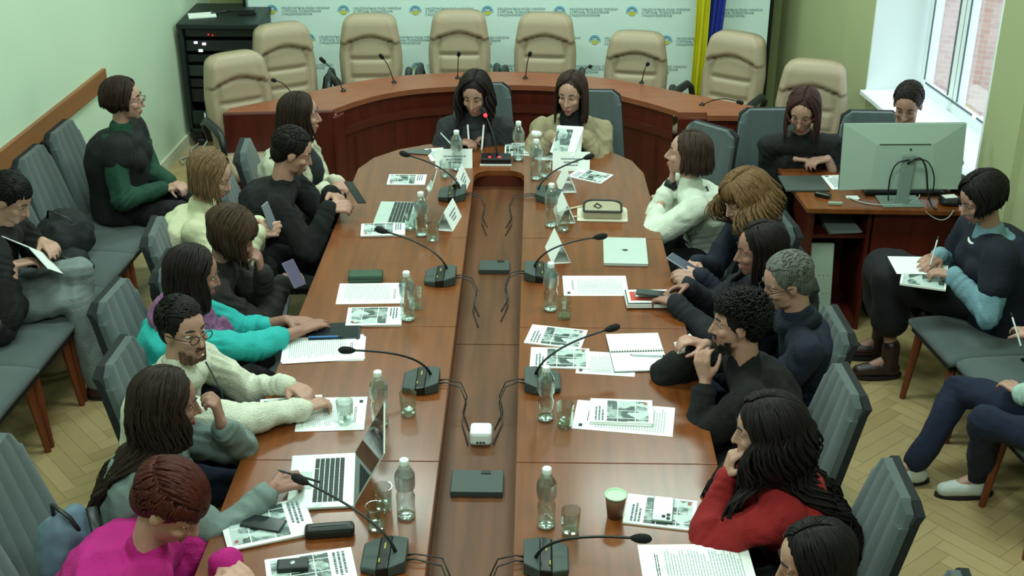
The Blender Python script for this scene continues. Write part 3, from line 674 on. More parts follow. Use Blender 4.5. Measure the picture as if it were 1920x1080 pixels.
def person(label, head, yaw, pitch, byaw, lean, hands, top, pants, hair, skin=0, s=.98, roll=0, male=False, group=None, knees=None, ankles=None,
           curl=(.45, .45), palm=None, hdir=None, sleeve=1.0, pole=None, glasses=None, scarf=None, beard=None, collar=None, shirt=None, skirt=None, shoes=None,
           fat=1.13, vest=None, pz=.50, lapel=None, open_neck=0, dots=False, lean_l=0, watch=None, ankle_boots=False, neckm=None, spread=.10, lids=True):
    H = head if isinstance(head, Vector) else at(*head)
    f = Vector((math.cos(R(yaw)) * math.cos(R(pitch)), math.sin(R(yaw)) * math.cos(R(pitch)), -math.sin(R(pitch))))
    l = Vector((-math.sin(R(yaw)), math.cos(R(yaw)), 0)); u = f.cross(l)
    if roll: q = Matrix.Rotation(R(roll), 3, f); l = q @ l; u = q @ u
    F = Matrix((f, l, u)).transposed()
    bf = Vector((math.cos(R(byaw)), math.sin(R(byaw)), 0)); bl = Vector((-bf.y, bf.x, 0)); Z = Vector((0, 0, 1))
    up2 = (u * .45 + Z * .55).normalized()
    nb = H - up2 * .185 * s - bf * .035 * s
    pel = Vector((nb.x, nb.y, 0)) - bf * lean - bl * lean_l; pel.z = pz
    root = empty('person', (pel.x, pel.y, 0), 0, label, 'person', group, world=True); off = root.location
    sw = (.185 if male else .165) * s * (1 + (fat - 1) * .5)
    chest = nb - Z * .17 * s + (pel - nb) * Vector((1, 1, 0)).length * 0 + bf * 0
    ax = (nb - pel); spine = [pel - Z * .04, pel + ax * .28 - bf * .015, pel + ax * .58 - bf * .03, pel + ax * .82 - bf * .03, pel + ax * .95 - bf * .01]
    def torso(mb, g, bust=1, low=0):
        S = [(spine[0], .17, .125), (spine[1], .145, .115), (spine[2], .160, .125), (spine[3], .165, .105), (spine[4], .105, .075)]
        rs = []; A = ax.normalized(); fr = bl.cross(A) * -1; fr = A.cross(bl) * -1
        fr = (bf - A * bf.dot(A)).normalized()
        S2 = []
        for i in range(len(S) - 1):
            for k in range(4):
                t = k / 4; S2.append((S[i][0].lerp(S[i + 1][0], t), S[i][1] * (1 - t) + S[i + 1][1] * t, S[i][2] * (1 - t) + S[i + 1][2] * t))
        S2.append(S[-1])
        for p, a, b in S2:
            a = (a * fat + g) * s; b = (b * fat + g) * s; rs.append([p + bl * a * math.cos(2 * math.pi * j / 20) + fr * b * math.sin(2 * math.pi * j / 20) for j in range(20)])
        mb.rings(rs)
        if not male and bust:
            for sg in (-1, 1): mb.ell(spine[2] + A * .05 + bl * sg * .075 * s + fr * (.085 + g * .6) * s, Vector((.078, .078, .078)) * s * (fat ** .5), None, 12, 8)
        if fat > 1.2 and bust: mb.ell(spine[1] + fr * .03, Vector((.17, .17, .15)) * s * fat, None, 14, 10)
    SH = {}; EL = {}; WR = {}
    for key, sg in (('L', 1), ('R', -1)):
        S = nb - Z * .05 * s + bl * sg * sw + bf * .01
        hd = hands.get(key)
        T = hd if isinstance(hd, Vector) else (at(*hd) if hd else pel + bf * .28 + bl * sg * .09 + Z * .13)
        # T is the palm; the wrist sits behind it
        dd = (hdir or {}).get(key)
        if dd is None:
            dd = (T - S); dd.z = 0; dd = dd.normalized() - bl * sg * .25
        dd = Vector(dd).normalized(); Wp = T - dd * .055 * s
        pl = (pole or {}).get(key); pl = Vector(pl) if pl is not None else (-Z * .8 + bl * sg * .55 - bf * .25)
        E_ = ik(S, Wp, .285 * s, .245 * s, pl); SH[key] = S; EL[key] = E_; WR[key] = (Wp, dd)
    body = MB()
    def hp(x, y, z): return H + F @ (Vector((x, y, z)) * s)
    E3 = lambda c, r: body.ell(hp(*c), Vector(r) * s, F, 22, 14)
    E3((-.010, 0, .030), (.094, .074, .086)); E3((.030, 0, -.030), (.056, .058, .080)); E3((.028, 0, -.072), (.050, .047 if not male else .053, .036)); E3((.066, 0, -.097), (.017, .02, .014))
    for sg in (-1, 1):
        body.cap(hp(.076, sg * .016, .024), hp(.064, sg * .045, .026), .0115 * s, .009 * s, 8); E3((.058, sg * .038, -.022), (.024, .020, .02)); E3((-.004, sg * .074, -.006), (.019, .008, .031)); E3((.088, sg * .011, -.034), (.010, .008, .007))
    body.cap(hp(.082, 0, .014), hp(.106, 0, -.028), .0075 * s, .0105 * s, 10); E3((.082, 0, -.060), (.012, .022, .006)); E3((.080, 0, -.072), (.012, .019, .007)); E3((.074, 0, -.085), (.012, .02, .01))
    body.cap(hp(-.022, 0, -.045), nb + Z * .01, (.053 if male else .045) * s, (.058 if male else .05) * s, 16)
    body.cap(nb, nb - Z * .05, .052 * s, .055 * s, 16)
    torso(body, -.05, 0)
    for key, sg in (('L', 1), ('R', -1)):
        S, E_, (Wp, dd) = SH[key], EL[key], WR[key]
        body.cap(nb - Z * .05 * s, S, .042 * s, .036 * s); body.cap(S, E_, .035 * s, (.031 if sleeve > .2 else .036) * s); mid = E_.lerp(Wp, .35)
        body.cap(E_, mid, .031 * s, (.032 if sleeve > .75 else .037) * s); body.cap(mid, Wp, (.032 if sleeve > .75 else .037) * s, .0245 * s)
        n = (palm or {}).get(key); n = Vector(n) if n is not None else -Z
        hand(body, Wp, dd, n, key == 'L', s, curl[0 if key == 'L' else 1])
    KN = {}; AN = {}
    for i, (key, sg) in enumerate((('L', 1), ('R', -1))):
        hip = pel + bl * sg * .085
        K = knees[i] if knees and knees[i] is not None else hip + bf * .42 + bl * sg * spread * .5 + Z * .02
        A_ = ankles[i] if ankles and ankles[i] is not None else Vector((K.x, K.y, .09)) + bf * -.03
        KN[key] = K; AN[key] = A_
        body.cap(hip, K, .06, .045); body.cap(K, A_, .042, .03)
        toe = (A_ - K); tf = bf if abs(toe.z) > .2 else bf
        body.cap(A_, A_ + bf * .1 - Z * .05, .03, .025)
    bm_ = voxel(body, 'body', .0062, 2, [M_SKIN[skin]], off); obj('body', bm_, None, root, off=off)
    # face features
    hc = hair.get('c', '2a1c14'); dark = mat('brow ' + hc, hc, .7)
    for sg in (-1, 1):
        m = MB(); m.tube([hp(.0845, sg * .014, .033), hp(.083, sg * .030, .040), hp(.070, sg * .047, .035)], [.003 * s, .0038 * s, .002 * s], 6); obj('eyebrow', m, dark, root)
        m = MB(); m.cur = 0; m.ell(hp(.0672, sg * .031, .010), Vector((.0115, .0140, .0085)) * s, F, 14, 10)
        m.cur = 1; m.ell(hp(.0756, sg * .031, .009), Vector((.0040, .0058, .0058)) * s, F, 10, 6)
        m.cur = 2; m.tube([hp(.0770, sg * .018, .0100), hp(.0798, sg * .030, .0125), hp(.0715, sg * .045, .0100)], .0018 * s, 5)
        obj('eye', m, [mat('eye white', 'd8cfc4', .3), mat('iris dark', '2a1d15', .2), mat('lash dark', '1a100c', .7)], root)
        if lids:
            m = MB(); m.ell(hp(.0678, sg * .031, .0135), Vector((.0116, .0140, .0072)) * s, F, 14, 10); obj('eyelid', m, M_SKIN[skin], root, smooth=True)
    m = MB(); m.cap(hp(.0915, -.017, -.0625), hp(.0915, .017, -.0625), .0042 * s, n=8); m.cap(hp(.0895, -.013, -.070), hp(.0895, .013, -.070), .0048 * s, n=8)
    obj('lips', m, mat('lips %d' % (0 if male else 1), '8d5a4e' if male else '9a4a48', .45), root, smooth=True)
    # clothes
    tm_, tk = top; g = MB(); torso(g, .004)
    for key, sg in (('L', 1), ('R', -1)):
        S, E_, (Wp, dd) = SH[key], EL[key], WR[key]; ff = fat ** .6
        g.cap(nb - Z * .055 * s, S, .062 * s * ff, .066 * s * ff); g.cap(S, E_, .066 * s * ff, .058 * s * ff); g.cap(E_, E_.lerp(Wp, .3), .058 * s * ff, .056 * s * ff)
        e2 = E_.lerp(Wp, sleeve * .97 if sleeve > .2 else .1)
        if sleeve > .2: g.cap(E_, e2, .056 * s * ff, (.055 - .013 * sleeve) * s); g.cap(e2 - (e2 - E_).normalized() * .012, e2, (.057 - .012 * sleeve) * s)
    nr = .066 if not open_neck else .06
    g.cap(nb - Z * .03 * s, nb + up2 * (.012 if not collar else .03) * s, .074 * s, nr * s, 16)
    if collar == 'turtle': g.cap(nb, nb + up2 * .055 * s, .068 * s, .062 * s, 16)
    gm = voxel(g, 'top', .0095, 2, [tm_], off); cr_ = []
    for key in 'LR':
        S, E_, (Wp, dd) = SH[key], EL[key], WR[key]; cr_ += [(E_ - off, (Wp - S).normalized(), .10), (E_.lerp(Wp, .8) - off, (Wp - E_).normalized(), .07), (S.lerp(E_, .15) - off + bf * .05, (Z * .7 + bl * .7).normalized(), .10)]
    cr_.append((spine[1] - off + bf * .05, ax.normalized(), .22))
    folds(gm, .011 if tk != 'knit' else .008, 12 if tk != 'smooth' else 9, len(label), cr_); obj({'knit': 'sweater', 'jacket': 'jacket', 'denim': 'denim_jacket'}.get(tk, 'top'), gm, None, root, off=off)
    if collar == 'fold':
        m = MB(); rs = []
        for k in range(25):
            a = 2 * math.pi * k / 24; o = bf * math.cos(a) * 1.05 + bl * math.sin(a); dz = -.02 * math.cos(a)
            p = nb + Z * (.035 + dz) * s; q = nb + Z * (-.012 + dz * 1.6) * s
            rs.append([p + o * .060 * s, p + o * .068 * s, q + o * .095 * s, q + o * .085 * s])
        m.rings(rs); obj('collar', m, tm_, root, smooth=True)
    if shirt:
        m = MB(); fr = (bf - ax.normalized() * bf.dot(ax.normalized())).normalized(); rs = []
        for t, wd_, dp in ((.35, .03, .138), (.6, .05, .172), (.8, .055, .168), (.93, .045, .142), (1.02, .04, .10)):
            p = pel + ax * t - bf * .02; rs.append([p + fr * (dp * (1 if male else 1.12) * (1 - .25 * abs(k) ** 2)) * s * fat + bl * wd_ * k * s * 1.3 for k in (-1, -.5, 0, .5, 1)] + [p + fr * .05 + bl * wd_ * k * s for k in (1, -1)])
        m.rings(rs); obj('shirt', m, shirt, root, smooth=True)
        if lapel:
            for sg in (-1, 1):
                m = MB(); rs = []
                for t, x0, w_, dp in ((.42, .035, .02, .175), (.6, .05, .045, .208), (.8, .05, .065, .200), (.95, .042, .05, .166), (1.06, .05, .03, .09)):
                    p = pel + ax * t - bf * .02; a0 = p + fr * dp * 1.06 * s + bl * sg * x0 * s; a1 = p + fr * (dp * 1.0) * s + bl * sg * (x0 + w_) * s
                    rs.append([a0, a1, a1 - fr * .012, a0 - fr * .012])
                m.rings(rs); obj('lapel', m, lapel, root, smooth=True)
    if neckm:
        m = MB(); m.cap(nb - Z * .035 * s + bf * .01, nb + up2 * .05 * s, .082 * s, .064 * s, 18); obj('turtleneck', m, neckm, root, smooth=True)
    if vest:   # sleeveless vest over the top
        m = MB(); torso(m, .042); 
        for key in 'LR': m.cap(nb - Z * .06 * s, SH[key], .078 * s, .082 * s); m.cap(SH[key], SH[key].lerp(EL[key], .5 if skirt else .22), .088 * s, .084 * s)
        vm = voxel(m, 'vest', .0125, 3, [vest], off); folds(vm, .004, 9, 3); obj('vest', vm, None, root, off=off)
    if scarf:
        m = MB(); rr = random.Random(5)
        for q in range(4):
            P = []
            for k in range(15):
                a = 2 * math.pi * k / 14; o = bf * math.cos(a) * (.095 + .02 * q * .6) + bl * math.sin(a) * (.085 + .012 * q); P.append(nb + o * s + Z * (.035 - .03 * q - (.03 + .012 * q) * math.cos(a)) * s)
            m.tube(P, .026 * s, 8)
        for sg, dx in ((1, .02), (-1, .0)):
            base = nb + bf * .13 * s - Z * .05 + bl * sg * .045; ln = scarf[1]
            m.tube([base, base - Z * ln * .35 + bf * .03 + bl * sg * .01, base - Z * ln * .7 + bf * .02 + bl * dx, base - Z * ln + bf * .0], [.03, .04, .042, .03], 10, .5)
        sm = voxel(m, 'scarf', .009, 2, [scarf[0]], off); folds(sm, .006, 22, 2); obj('scarf', sm, None, root, off=off)
    if skirt:
        m = MB()
        for key in 'LR': m.cap(pel, KN[key], .13, .10, 16); m.cap(KN[key], KN[key].lerp(AN[key], skirt[1]), .10, .085, 16)
        m.cap(KN['L'], KN['R'], .1, .1); a = KN['L'].lerp(AN['L'], skirt[1]); b = KN['R'].lerp(AN['R'], skirt[1]); m.cap(a, b, .09, .09)
        sm = voxel(m, 'skirt', .016, 4, [skirt[0]], off); folds(sm, .012, 7, 2); obj('skirt', sm, None, root, off=off)
    else:
        m = MB()
        for key, sg in (('L', 1), ('R', -1)):
            hip = pel + bl * sg * .085; m.cap(hip - Z * .005, KN[key], .088 * fat ** .5, .068); m.cap(KN[key], AN[key] + (KN[key] - AN[key]) * .02, .066, .055 if not male else .058)
        m.cap(pel + bl * .08, pel - bl * .08, .11 * fat ** .5); pm = voxel(m, 'trousers', .013, 3, [pants], off); folds(pm, .010, 10, 4, [(KN[k] - off, (AN[k] - KN[k]).normalized(), .12) for k in 'LR']); obj('trousers', pm, None, root, off=off)
    for key in 'LR':
        A_ = AN[key]; K = KN[key]; sf = (K - Vector((A_.x, A_.y, K.z))); 
        d = bf.copy(); m = MB(); z0 = A_.z - .06
        m.cap(Vector((A_.x, A_.y, z0)) - d * .02, Vector((A_.x, A_.y, z0)) + d * .07, .042, .043, 12); m.cap(Vector((A_.x, A_.y, z0)) + d * .07, Vector((A_.x, A_.y, z0 - .008)) + d * .155, .043, .034, 12)
        m.cap(A_ + Z * (.07 if ankle_boots else .01), Vector((A_.x, A_.y, z0)), .047, .046, 12)
        sm = voxel(m, 'shoe', .009, 2, [shoes or mat('black shoe', '15161a', .5)], off)
        so = obj('shoe', sm, None, root, off=off)
        m = MB(); rs = []
        m.rings([[Vector((A_.x, A_.y, zz)) + d * (.06 + .135 * math.cos(2 * math.pi * j / 20)) + Vector((-d.y, d.x, 0)) * .046 * math.sin(2 * math.pi * j / 20) for j in range(20)] for zz in (z0 - .042, z0 - .026)])
        obj('sole', m, mat('shoe sole', '1c1a1a' if not shoes or 'white' not in shoes.name else 'd8dcd8', .7), so, off=off)
    if hair['kind'] != 'none':
        ho = make_hair(H, F, s, hair, nb, bf, bl, pel, fat); obj('hair', ho, hmat(hc), root, smooth=True)
    if glasses:
        m = MB(); gc = glasses if isinstance(glasses, str) else '1a1414'
        for sg in (-1, 1):
            m.tube([hp(.104, sg * (.031 + .021 * math.cos(2 * math.pi * k / 14)), .006 + .016 * math.sin(2 * math.pi * k / 14)) for k in range(15)], .0022 * s, 5)
            m.tube([hp(.103, sg * .052, .010), hp(.06, sg * .074, .010), hp(-.005, sg * .083, .006)], .002 * s, 5)
        m.tube([hp(.104, -.010, .010), hp(.107, 0, .013), hp(.104, .010, .010)], .002 * s, 5); obj('glasses', m, mat('spectacle frame ' + gc, gc, .3), root)
    if beard:
        m = MB(); rr = random.Random(3)
        for i in range(420):
            a = rr.uniform(-1.45, 1.45); b = rr.uniform(-1, .15)
            if abs(a) > 1.0: b = rr.uniform(-1, .6)
            x = .030 + .056 * math.cos(a); y = .057 * math.sin(a); z = -.078 + .032 * b
            if abs(a) < .55: x = .078 + .006 * (1 - abs(b)); z = -.088 + .020 * b
            if b > -.15 and abs(a) < .45: x = .092; z = -.0505 + rr.uniform(-.002, .003); y *= .8
            p = hp(x, y, z); m.cap(p - f * .002, p - u * .007 * s + f * .0005, .0032 * s, .0014 * s, 5)
        obj('beard', m, hmat(beard), root)
    if watch:
        Wp, dd = WR[watch]; E_ = EL[watch]; a = (Wp - E_).normalized(); m = MB(); m.cap(Wp - a * .03, Wp - a * .012, .031 * s, n=14); m.box(Wp - a * .02 + a.cross(bl).normalized() * .028, (.03, .03, .012))
        obj('watch', m, M_MICB, root)
    return dict(root=root, nb=nb, bf=bf, bl=bl, pel=pel, SH=SH, EL=EL, WR=WR, H=H, hp=hp, KN=KN, AN=AN, off=off, F=F)

TR_BLK = cloth('black trousers', '0b0c10'); TR_JEAN = cloth('navy jeans', '111b33', 'denim'); C_BLK = cloth('black knit', '08090b', 'knit')
# ---- far end
T1 = person('woman with dark curly hair in a dark pinstripe jacket leaning to the lit microphone', (890, 176, 1.06), -100, 22, -90, .22, {'R': (872, 266, .80), 'L': (905, 256, .80)}, (cloth('charcoal jacket', '232529'), 'jacket'), TR_BLK,
            dict(kind='long', c='1a0f10', len=.23, wave=.014, vol=.05, seed=4, drape=1, front=64), skin=0, shirt=mat('dark blouse', '262126', .8), lapel=cloth('charcoal lapel', '2b2d31'), curl=(1.1, 1.1), hdir={'R': (.9, -.35, 0), 'L': (-.9, -.35, 0)})
T2 = person('woman with straight brown hair in a beige blazer holding an open booklet', (1070, 176, 1.07), -108, 12, -92, .20, {'R': (1042, 262, .86), 'L': (1085, 262, .86)}, (cloth('beige blazer', '938769'), 'jacket'), TR_BLK,
            dict(kind='long', c='32211a', len=.19, wave=.002, seed=2, drape=2, pside=1, front=62), skin=2, shirt=mat('black turtleneck', '14121a', .9), lapel=cloth('beige lapel', 'b3a68a'), neckm=mat('black turtleneck', '14121a', .9), curl=(.9, .9), palm={'R': (.6, .3, -.4), 'L': (-.6, .3, -.4)})
# ---- left row
L1 = person('woman with long brown hair and a cream jacket, farthest in the left row', (566, 215, 1.09), 8, 6, 0, .14, {'R': (628, 352, .72), 'L': (640, 345, .72)}, (cloth('cream puffer jacket', 'c9c8b0'), 'jacket'), TR_BLK,
            dict(kind='long', c='281a13', len=.24, wave=.006, seed=12, drape=0), skin=0, shirt=mat('dark tee', '1f2326', .9))
L2 = person('man in a black sweater with short dark hair holding a phone over the table', (550, 284, 1.07), 6, 26, 0, .24, {'R': (636, 388, .84), 'L': (630, 368, .86)}, (C_BLK, 'knit'), TR_BLK,
            dict(kind='short', c='120d0b', len=.03, lift=.08, seed=3, line=.66), skin=0, s=1.0, male=True, curl=(.8, .8), palm={'R': (.3, .5, -.5), 'L': (.3, -.6, -.5)})
L3 = person('woman with straight light brown hair and a cream top holding up a phone', (397, 330, 1.09), -2, 26, 0, .16, {'R': (503, 432, .86), 'L': (495, 424, .84)}, (cloth('cream top', 'c9c8a6'), 'smooth'), TR_BLK,
            dict(kind='long', c='6b5139', len=.14, wave=.002, seed=22, drape=0), skin=2, curl=(.8, .9), palm={'R': (0, .8, -.3), 'L': (0, -.8, -.3)})
L4 = person('woman with a thick brown bob in a brown jacket, chin on hand', (438, 440, 1.04), 4, 34, 0, .24, {'L': (487, 492, .92), 'R': (548, 522, .78)}, (cloth('dark brown jacket', '1c1613'), 'jacket'), TR_BLK,
            dict(kind='bob', c='3c2a1c', len=.13, wave=.003, seed=5, vol=.09, fringe=1, front=45, tuck=.3), skin=3, hdir={'L': (-.1, 0, 1)}, palm={'L': (-1, 0, .1), 'R': (.2, .6, -.6)}, curl=(1.3, .7))
L5 = person('woman with long dark hair, a purple scarf and a turquoise sweater', (366, 515, 1.10), 22, 18, 8, .16, {'R': (583, 612, .79), 'L': (560, 602, .79)}, (cloth('turquoise sweater', '1fa39f'), 'smooth'), TR_BLK,
            dict(kind='long', c='1a100d', len=.25, wave=.004, seed=8, drape=0, front=66), skin=3, scarf=(cloth('purple scarf', '80517a'), .22), curl=(.3, .25), sleeve=.55)
L6 = person('man with dark hair and glasses in a cream zip sweater, arms on the table', (345, 618, 1.13), -38, 4, -4, .16, {'R': (592, 758, .80), 'L': (558, 728, .80)}, (cloth('cream zip sweater', 'cfd0bd', 'knit'), 'knit'), TR_JEAN,
            dict(kind='short', c='0f0a09', len=.05, lift=.12, seed=6, line=.55, sweep=.4), skin=0, s=.97, male=True, glasses='1c1516', collar='fold', curl=(.6, .9), beard='5a4034', hdir={'R': (.75, .65, 0), 'L': (.8, -.6, 0)}, watch='L', lids=False)
L7 = person('woman with very long brown hair in a denim jacket, hand over the laptop', (318, 755, 1.12), 18, 14, 6, .12, {'L': (408, 768, 1.0), 'R': (538, 905, .81)}, (cloth('grey green denim', '70807b', 'denim'), 'denim'), TR_JEAN,
            dict(kind='long', c='271a13', len=.50, wave=.008, seed=9, drape=0, front=58, n=210, vol=.03), skin=3, collar='fold', hdir={'L': (-.15, .1, 1)}, palm={'L': (-1, 0, .1), 'R': (0, .5, -.8)}, curl=(1.3, .9), sleeve=.85)
L8 = person('person with short auburn hair in a magenta sweater bending over the table', (322, 945, 1.02), -14, 42, 2, .20, {'R': (415, 1098, .80), 'L': (440, 1070, .80)}, (cloth('magenta sweater', 'b00a74'), 'smooth'), TR_BLK,
            dict(kind='short', c='41160f', len=.09, lift=.13, seed=10, line=.35, r=.009, n=420, vol=.02, sweep=.7), skin=2, fat=1.25, s=1.12, open_neck=1, curl=(.6, .6))
# ---- left wall
W1 = person('woman in a green sweater, black vest and glasses with clasped hands by the wall', (234, 186, 1.14), 4, 6, 2, .05, {'R': (322, 352, .66), 'L': (332, 346, .67)}, (cloth('dark green sweater', '123f2d'), 'smooth'), TR_BLK,
            dict(kind='bob', c='2e1d18', len=.07, seed=11, vol=.03, front=58, tuck=.35), skin=2, glasses='6b4a44', vest=cloth('black vest', '07090b'), curl=(.9, 1.0), hdir={'R': (.9, .5, 0), 'L': (.9, -.5, 0)}, knees=[at(352, 372, .56), at(345, 400, .54)], ankles=[at(330, 500, .1), at(322, 530, .1)])
W2 = person('person in a black shirt and grey trousers reading a booklet at the left edge', (22, 372, 1.07), -12, 34, 6, .20, {'L': (90, 458, .80), 'R': (45, 492, .80)}, (cloth('black shirt', '08090a'), 'smooth'), cloth('grey trousers', '77817f'),
            dict(kind='short', c='0a0808', len=.05, lift=.07, seed=13, line=.5), skin=2, male=True, s=.98, fat=1.2, sleeve=.6, knees=[at(148, 508, .66), at(140, 560, .54)], ankles=[at(165, 668, .22), at(182, 712, .1)], curl=(.7, .6), shoes=mat('maroon boot', '3d1a1e', .5))
# ---- right row
R1 = person('woman in a white sweater resting her chin on her fist', (1287, 288, 1.08), 170, -2, 188, .16, {'R': (1262, 322, .96), 'L': (1236, 372, .81)}, (cloth('white sweater', 'd2d8c8'), 'smooth'), TR_BLK,
            dict(kind='long', c='38271f', len=.11, wave=.003, seed=14, drape=0, front=64), skin=2, hdir={'R': (.1, 0, 1), 'L': (-.1, 1, 0)}, palm={'R': (1, 0, .1)}, curl=(.5, 1.4), sleeve=.7, watch='R', pole={'R': (-.35, -.25, -.8), 'L': (.1, -.9, -.3)})
R2 = person('woman with thick curly light brown hair in a navy top looking at her phone', (1392, 372, 1.06), 205, 30, 186, .22, {'R': (1296, 497, .79), 'L': (1292, 518, .79)}, (cloth('dark navy top', '0a1226'), 'smooth'), TR_BLK,
            dict(kind='long', c='6a4e32', len=.17, wave=.024, vol=.20, seed=15, n=300, drape=0, flare=.35, fringe=1), skin=2, curl=(.8, .8), palm={'R': (-.2, -.5, -.6), 'L': (-.2, .5, -.6)})
R3 = person('woman with long dark hair in a black blouse with a white dotted trim', (1422, 468, 1.07), 182, 12, 184, .16, {'R': (1272, 540, .82), 'L': (1248, 562, .80)}, (cloth('blue black blouse', '0b0d18'), 'smooth'), TR_BLK,
            dict(kind='long', c='140a09', len=.22, wave=.003, seed=16, drape=1, front=60, n=190), skin=3, curl=(.8, .6), palm={'R': (-.1, -.6, -.6)})
R4 = person('grey haired man with black glasses and a navy pullover', (1474, 528, 1.09), 188, 22, 184, .12, {'R': (1330, 650, .70), 'L': (1330, 690, .70)}, (cloth('navy pullover', '0a1428'), 'smooth'), TR_JEAN,
            dict(kind='short', c='5b5c56', len=.03, lift=.05, seed=17, line=.66), skin=0, male=True, glasses='101010', fat=1.08, collar='fold')
R5 = person('bearded man with curly black hair in a black sweater, hands at his mouth', (1382, 604, 1.09), 182, 6, 184, .16, {'R': (1302, 640, .97), 'L': (1318, 690, .92)}, (C_BLK, 'knit'), TR_BLK,
            dict(kind='crop', c='0c090b', len=.03, lift=.12, curl=.012, seed=18, line=.5, n=420, r=.009, vol=.04), skin=0, male=True, s=.98, beard='1d1614', curl=(1.0, .9), hdir={'R': (-.7, -.2, .3), 'L': (-.25, .1, 1)}, palm={'R': (.2, 0, -1), 'L': (.6, .7, 0)}, sleeve=.8, pole={'R': (0, .6, -.8), 'L': (-.2, -.5, -.9)})
R6 = person('woman with very long dark hair in a red top, cheek on her fist', (1432, 806, 1.08), 175, 12, 186, .16, {'L': (1368, 868, .95), 'R': None}, (cloth('deep red top', '84060b'), 'smooth'), TR_BLK,
            dict(kind='long', c='130a0c', len=.64, wave=.018, vol=.13, seed=19, n=300, drape=1, front=60), skin=2, hdir={'L': (.25, .1, 1)}, palm={'L': (1, 0, .1)}, curl=(1.4, .5), watch='L', pole={'L': (-.4, -.5, -.7)})
R7 = person('person with straight black hair at the bottom right edge, only the head in view', (1522, 1052, 1.07), 180, 18, 182, .16, {}, (cloth('black top', '08080a'), 'smooth'), TR_BLK,
            dict(kind='long', c='100a0c', len=.18, wave=.003, seed=20, drape=0), skin=2)
# ---- right side of the room
S1 = person('woman with long red brown hair and glasses behind the side desk', (1506, 208, 1.09), -112, 28, -92, .14, {'R': (1508, 298, .80), 'L': (1536, 300, .82)}, (cloth('black cardigan', '08090a'), 'smooth'), TR_BLK,
            dict(kind='long', c='3a1f1c', len=.17, wave=.003, seed=21, drape=2, pside=1), skin=2, glasses='6a2f38', curl=(.9, .7), sleeve=.5, hdir={'R': (.9, -.2, 0), 'L': (-.8, -.3, 0)})
S2 = person('man with short dark hair seated behind the large monitor', (1702, 196, 1.13), -115, 26, -92, .10, {'L': (1782, 345, .79), 'R': None}, (cloth('dark grey shirt', '2f3a3a'), 'smooth'), TR_BLK,
            dict(kind='short', c='231a17', len=.018, lift=.03, seed=23, line=.66), skin=0, male=True, s=.97, hdir={'L': (-.9, -.2, 0)})
S3 = person('woman in a navy vest over a light blue blouse writing on her lap', (1838, 372, 1.09), 190, 30, 184, .12, {'R': (1750, 486, .74), 'L': (1768, 512, .74)}, (cloth('light blue blouse', '7397a4'), 'smooth'), TR_BLK,
            dict(kind='bob', c='130e0c', len=.07, wave=.006, vol=.08, seed=24, front=52), skin=0, vest=cloth('navy vest', '0a1124'), skirt=(cloth('black skirt', '07080f'), .55), curl=(.8, .5), palm={'R': (0, .5, -.8)}, shoes=mat('dark brown leather boots', '33201e', .4), ankle_boots=True,
            knees=[at(1672, 520, .56), at(1655, 498, .56)], ankles=[at(1668, 672, .11), at(1650, 636, .11)])
S4 = person('person in navy jeans and white sneakers at the right edge, mostly outside the frame', (2035, 590, 1.10), 185, 20, 184, .12, {'L': (1900, 726, .60), 'R': (1925, 622, .76)}, (cloth('pale mint sweater', 'a9c2b6'), 'smooth'), TR_JEAN,
            dict(kind='long', c='4a3628', len=.15, seed=25, drape=0), skin=2, knees=[at(1846, 790, .50), at(1800, 728, .42)], ankles=[at(1838, 892, .10), at(1718, 868, .10)], shoes=mat('white sneaker', 'cfd6d0', .6), curl=(.5, .8))
# dotted trim and collar pearls
mb = MB()
for k in range(16):
    a = R(-60 + 22 * k); p = R3['nb'] + R3['bf'] * math.cos(a) * .10 + R3['bl'] * math.sin(a) * .105 - Vector((0, 0, .035 + .02 * math.cos(a))); mb.ell(p, (.006, .006, .006), None, 6, 5)
obj('dotted_trim', mb, M_WHITE, R3['root'])
mb = MB()
mb.tube([S3['nb'] + S3['bf'] * .088 * math.cos(R(a)) + S3['bl'] * .085 * math.sin(R(a)) + Vector((0, 0, -.005 - .045 * math.cos(R(a)))) for a in range(-90, 91, 15)], .007, 6)
obj('necklace', mb, M_WHITE, S3['root'], smooth=True)
def strapline(P, pts, r, m, nm):
    mb = MB(); mb.tube([P['nb'] + P['bf'] * a * .95 + P['bl'] * b * .95 + Vector((0, 0, c * .95)) for a, b, c in pts], r, 6); obj(nm, mb, m, P['root'], smooth=True)
strapline(R1, [(-.06, .10, .035), (-.13, .06, -.10), (-.135, -.02, -.25), (-.08, -.15, -.36), (.05, -.17, -.38)], .005, M_BLACKP, 'bag_strap')
strapline(T1, [(.10, -.05, 0), (.16, -.04, -.12), (.19, -.01, -.27)], .006, M_WHITE, 'lanyard')
strapline(T1, [(.10, .05, 0), (.16, .04, -.12), (.19, .01, -.27)], .006, M_WHITE, 'lanyard')
strapline(L6, [(.10, .03, .03), (.155, .02, -.10), (.16, .01, -.2)], .0035, M_DARKINK, 'drawstring')

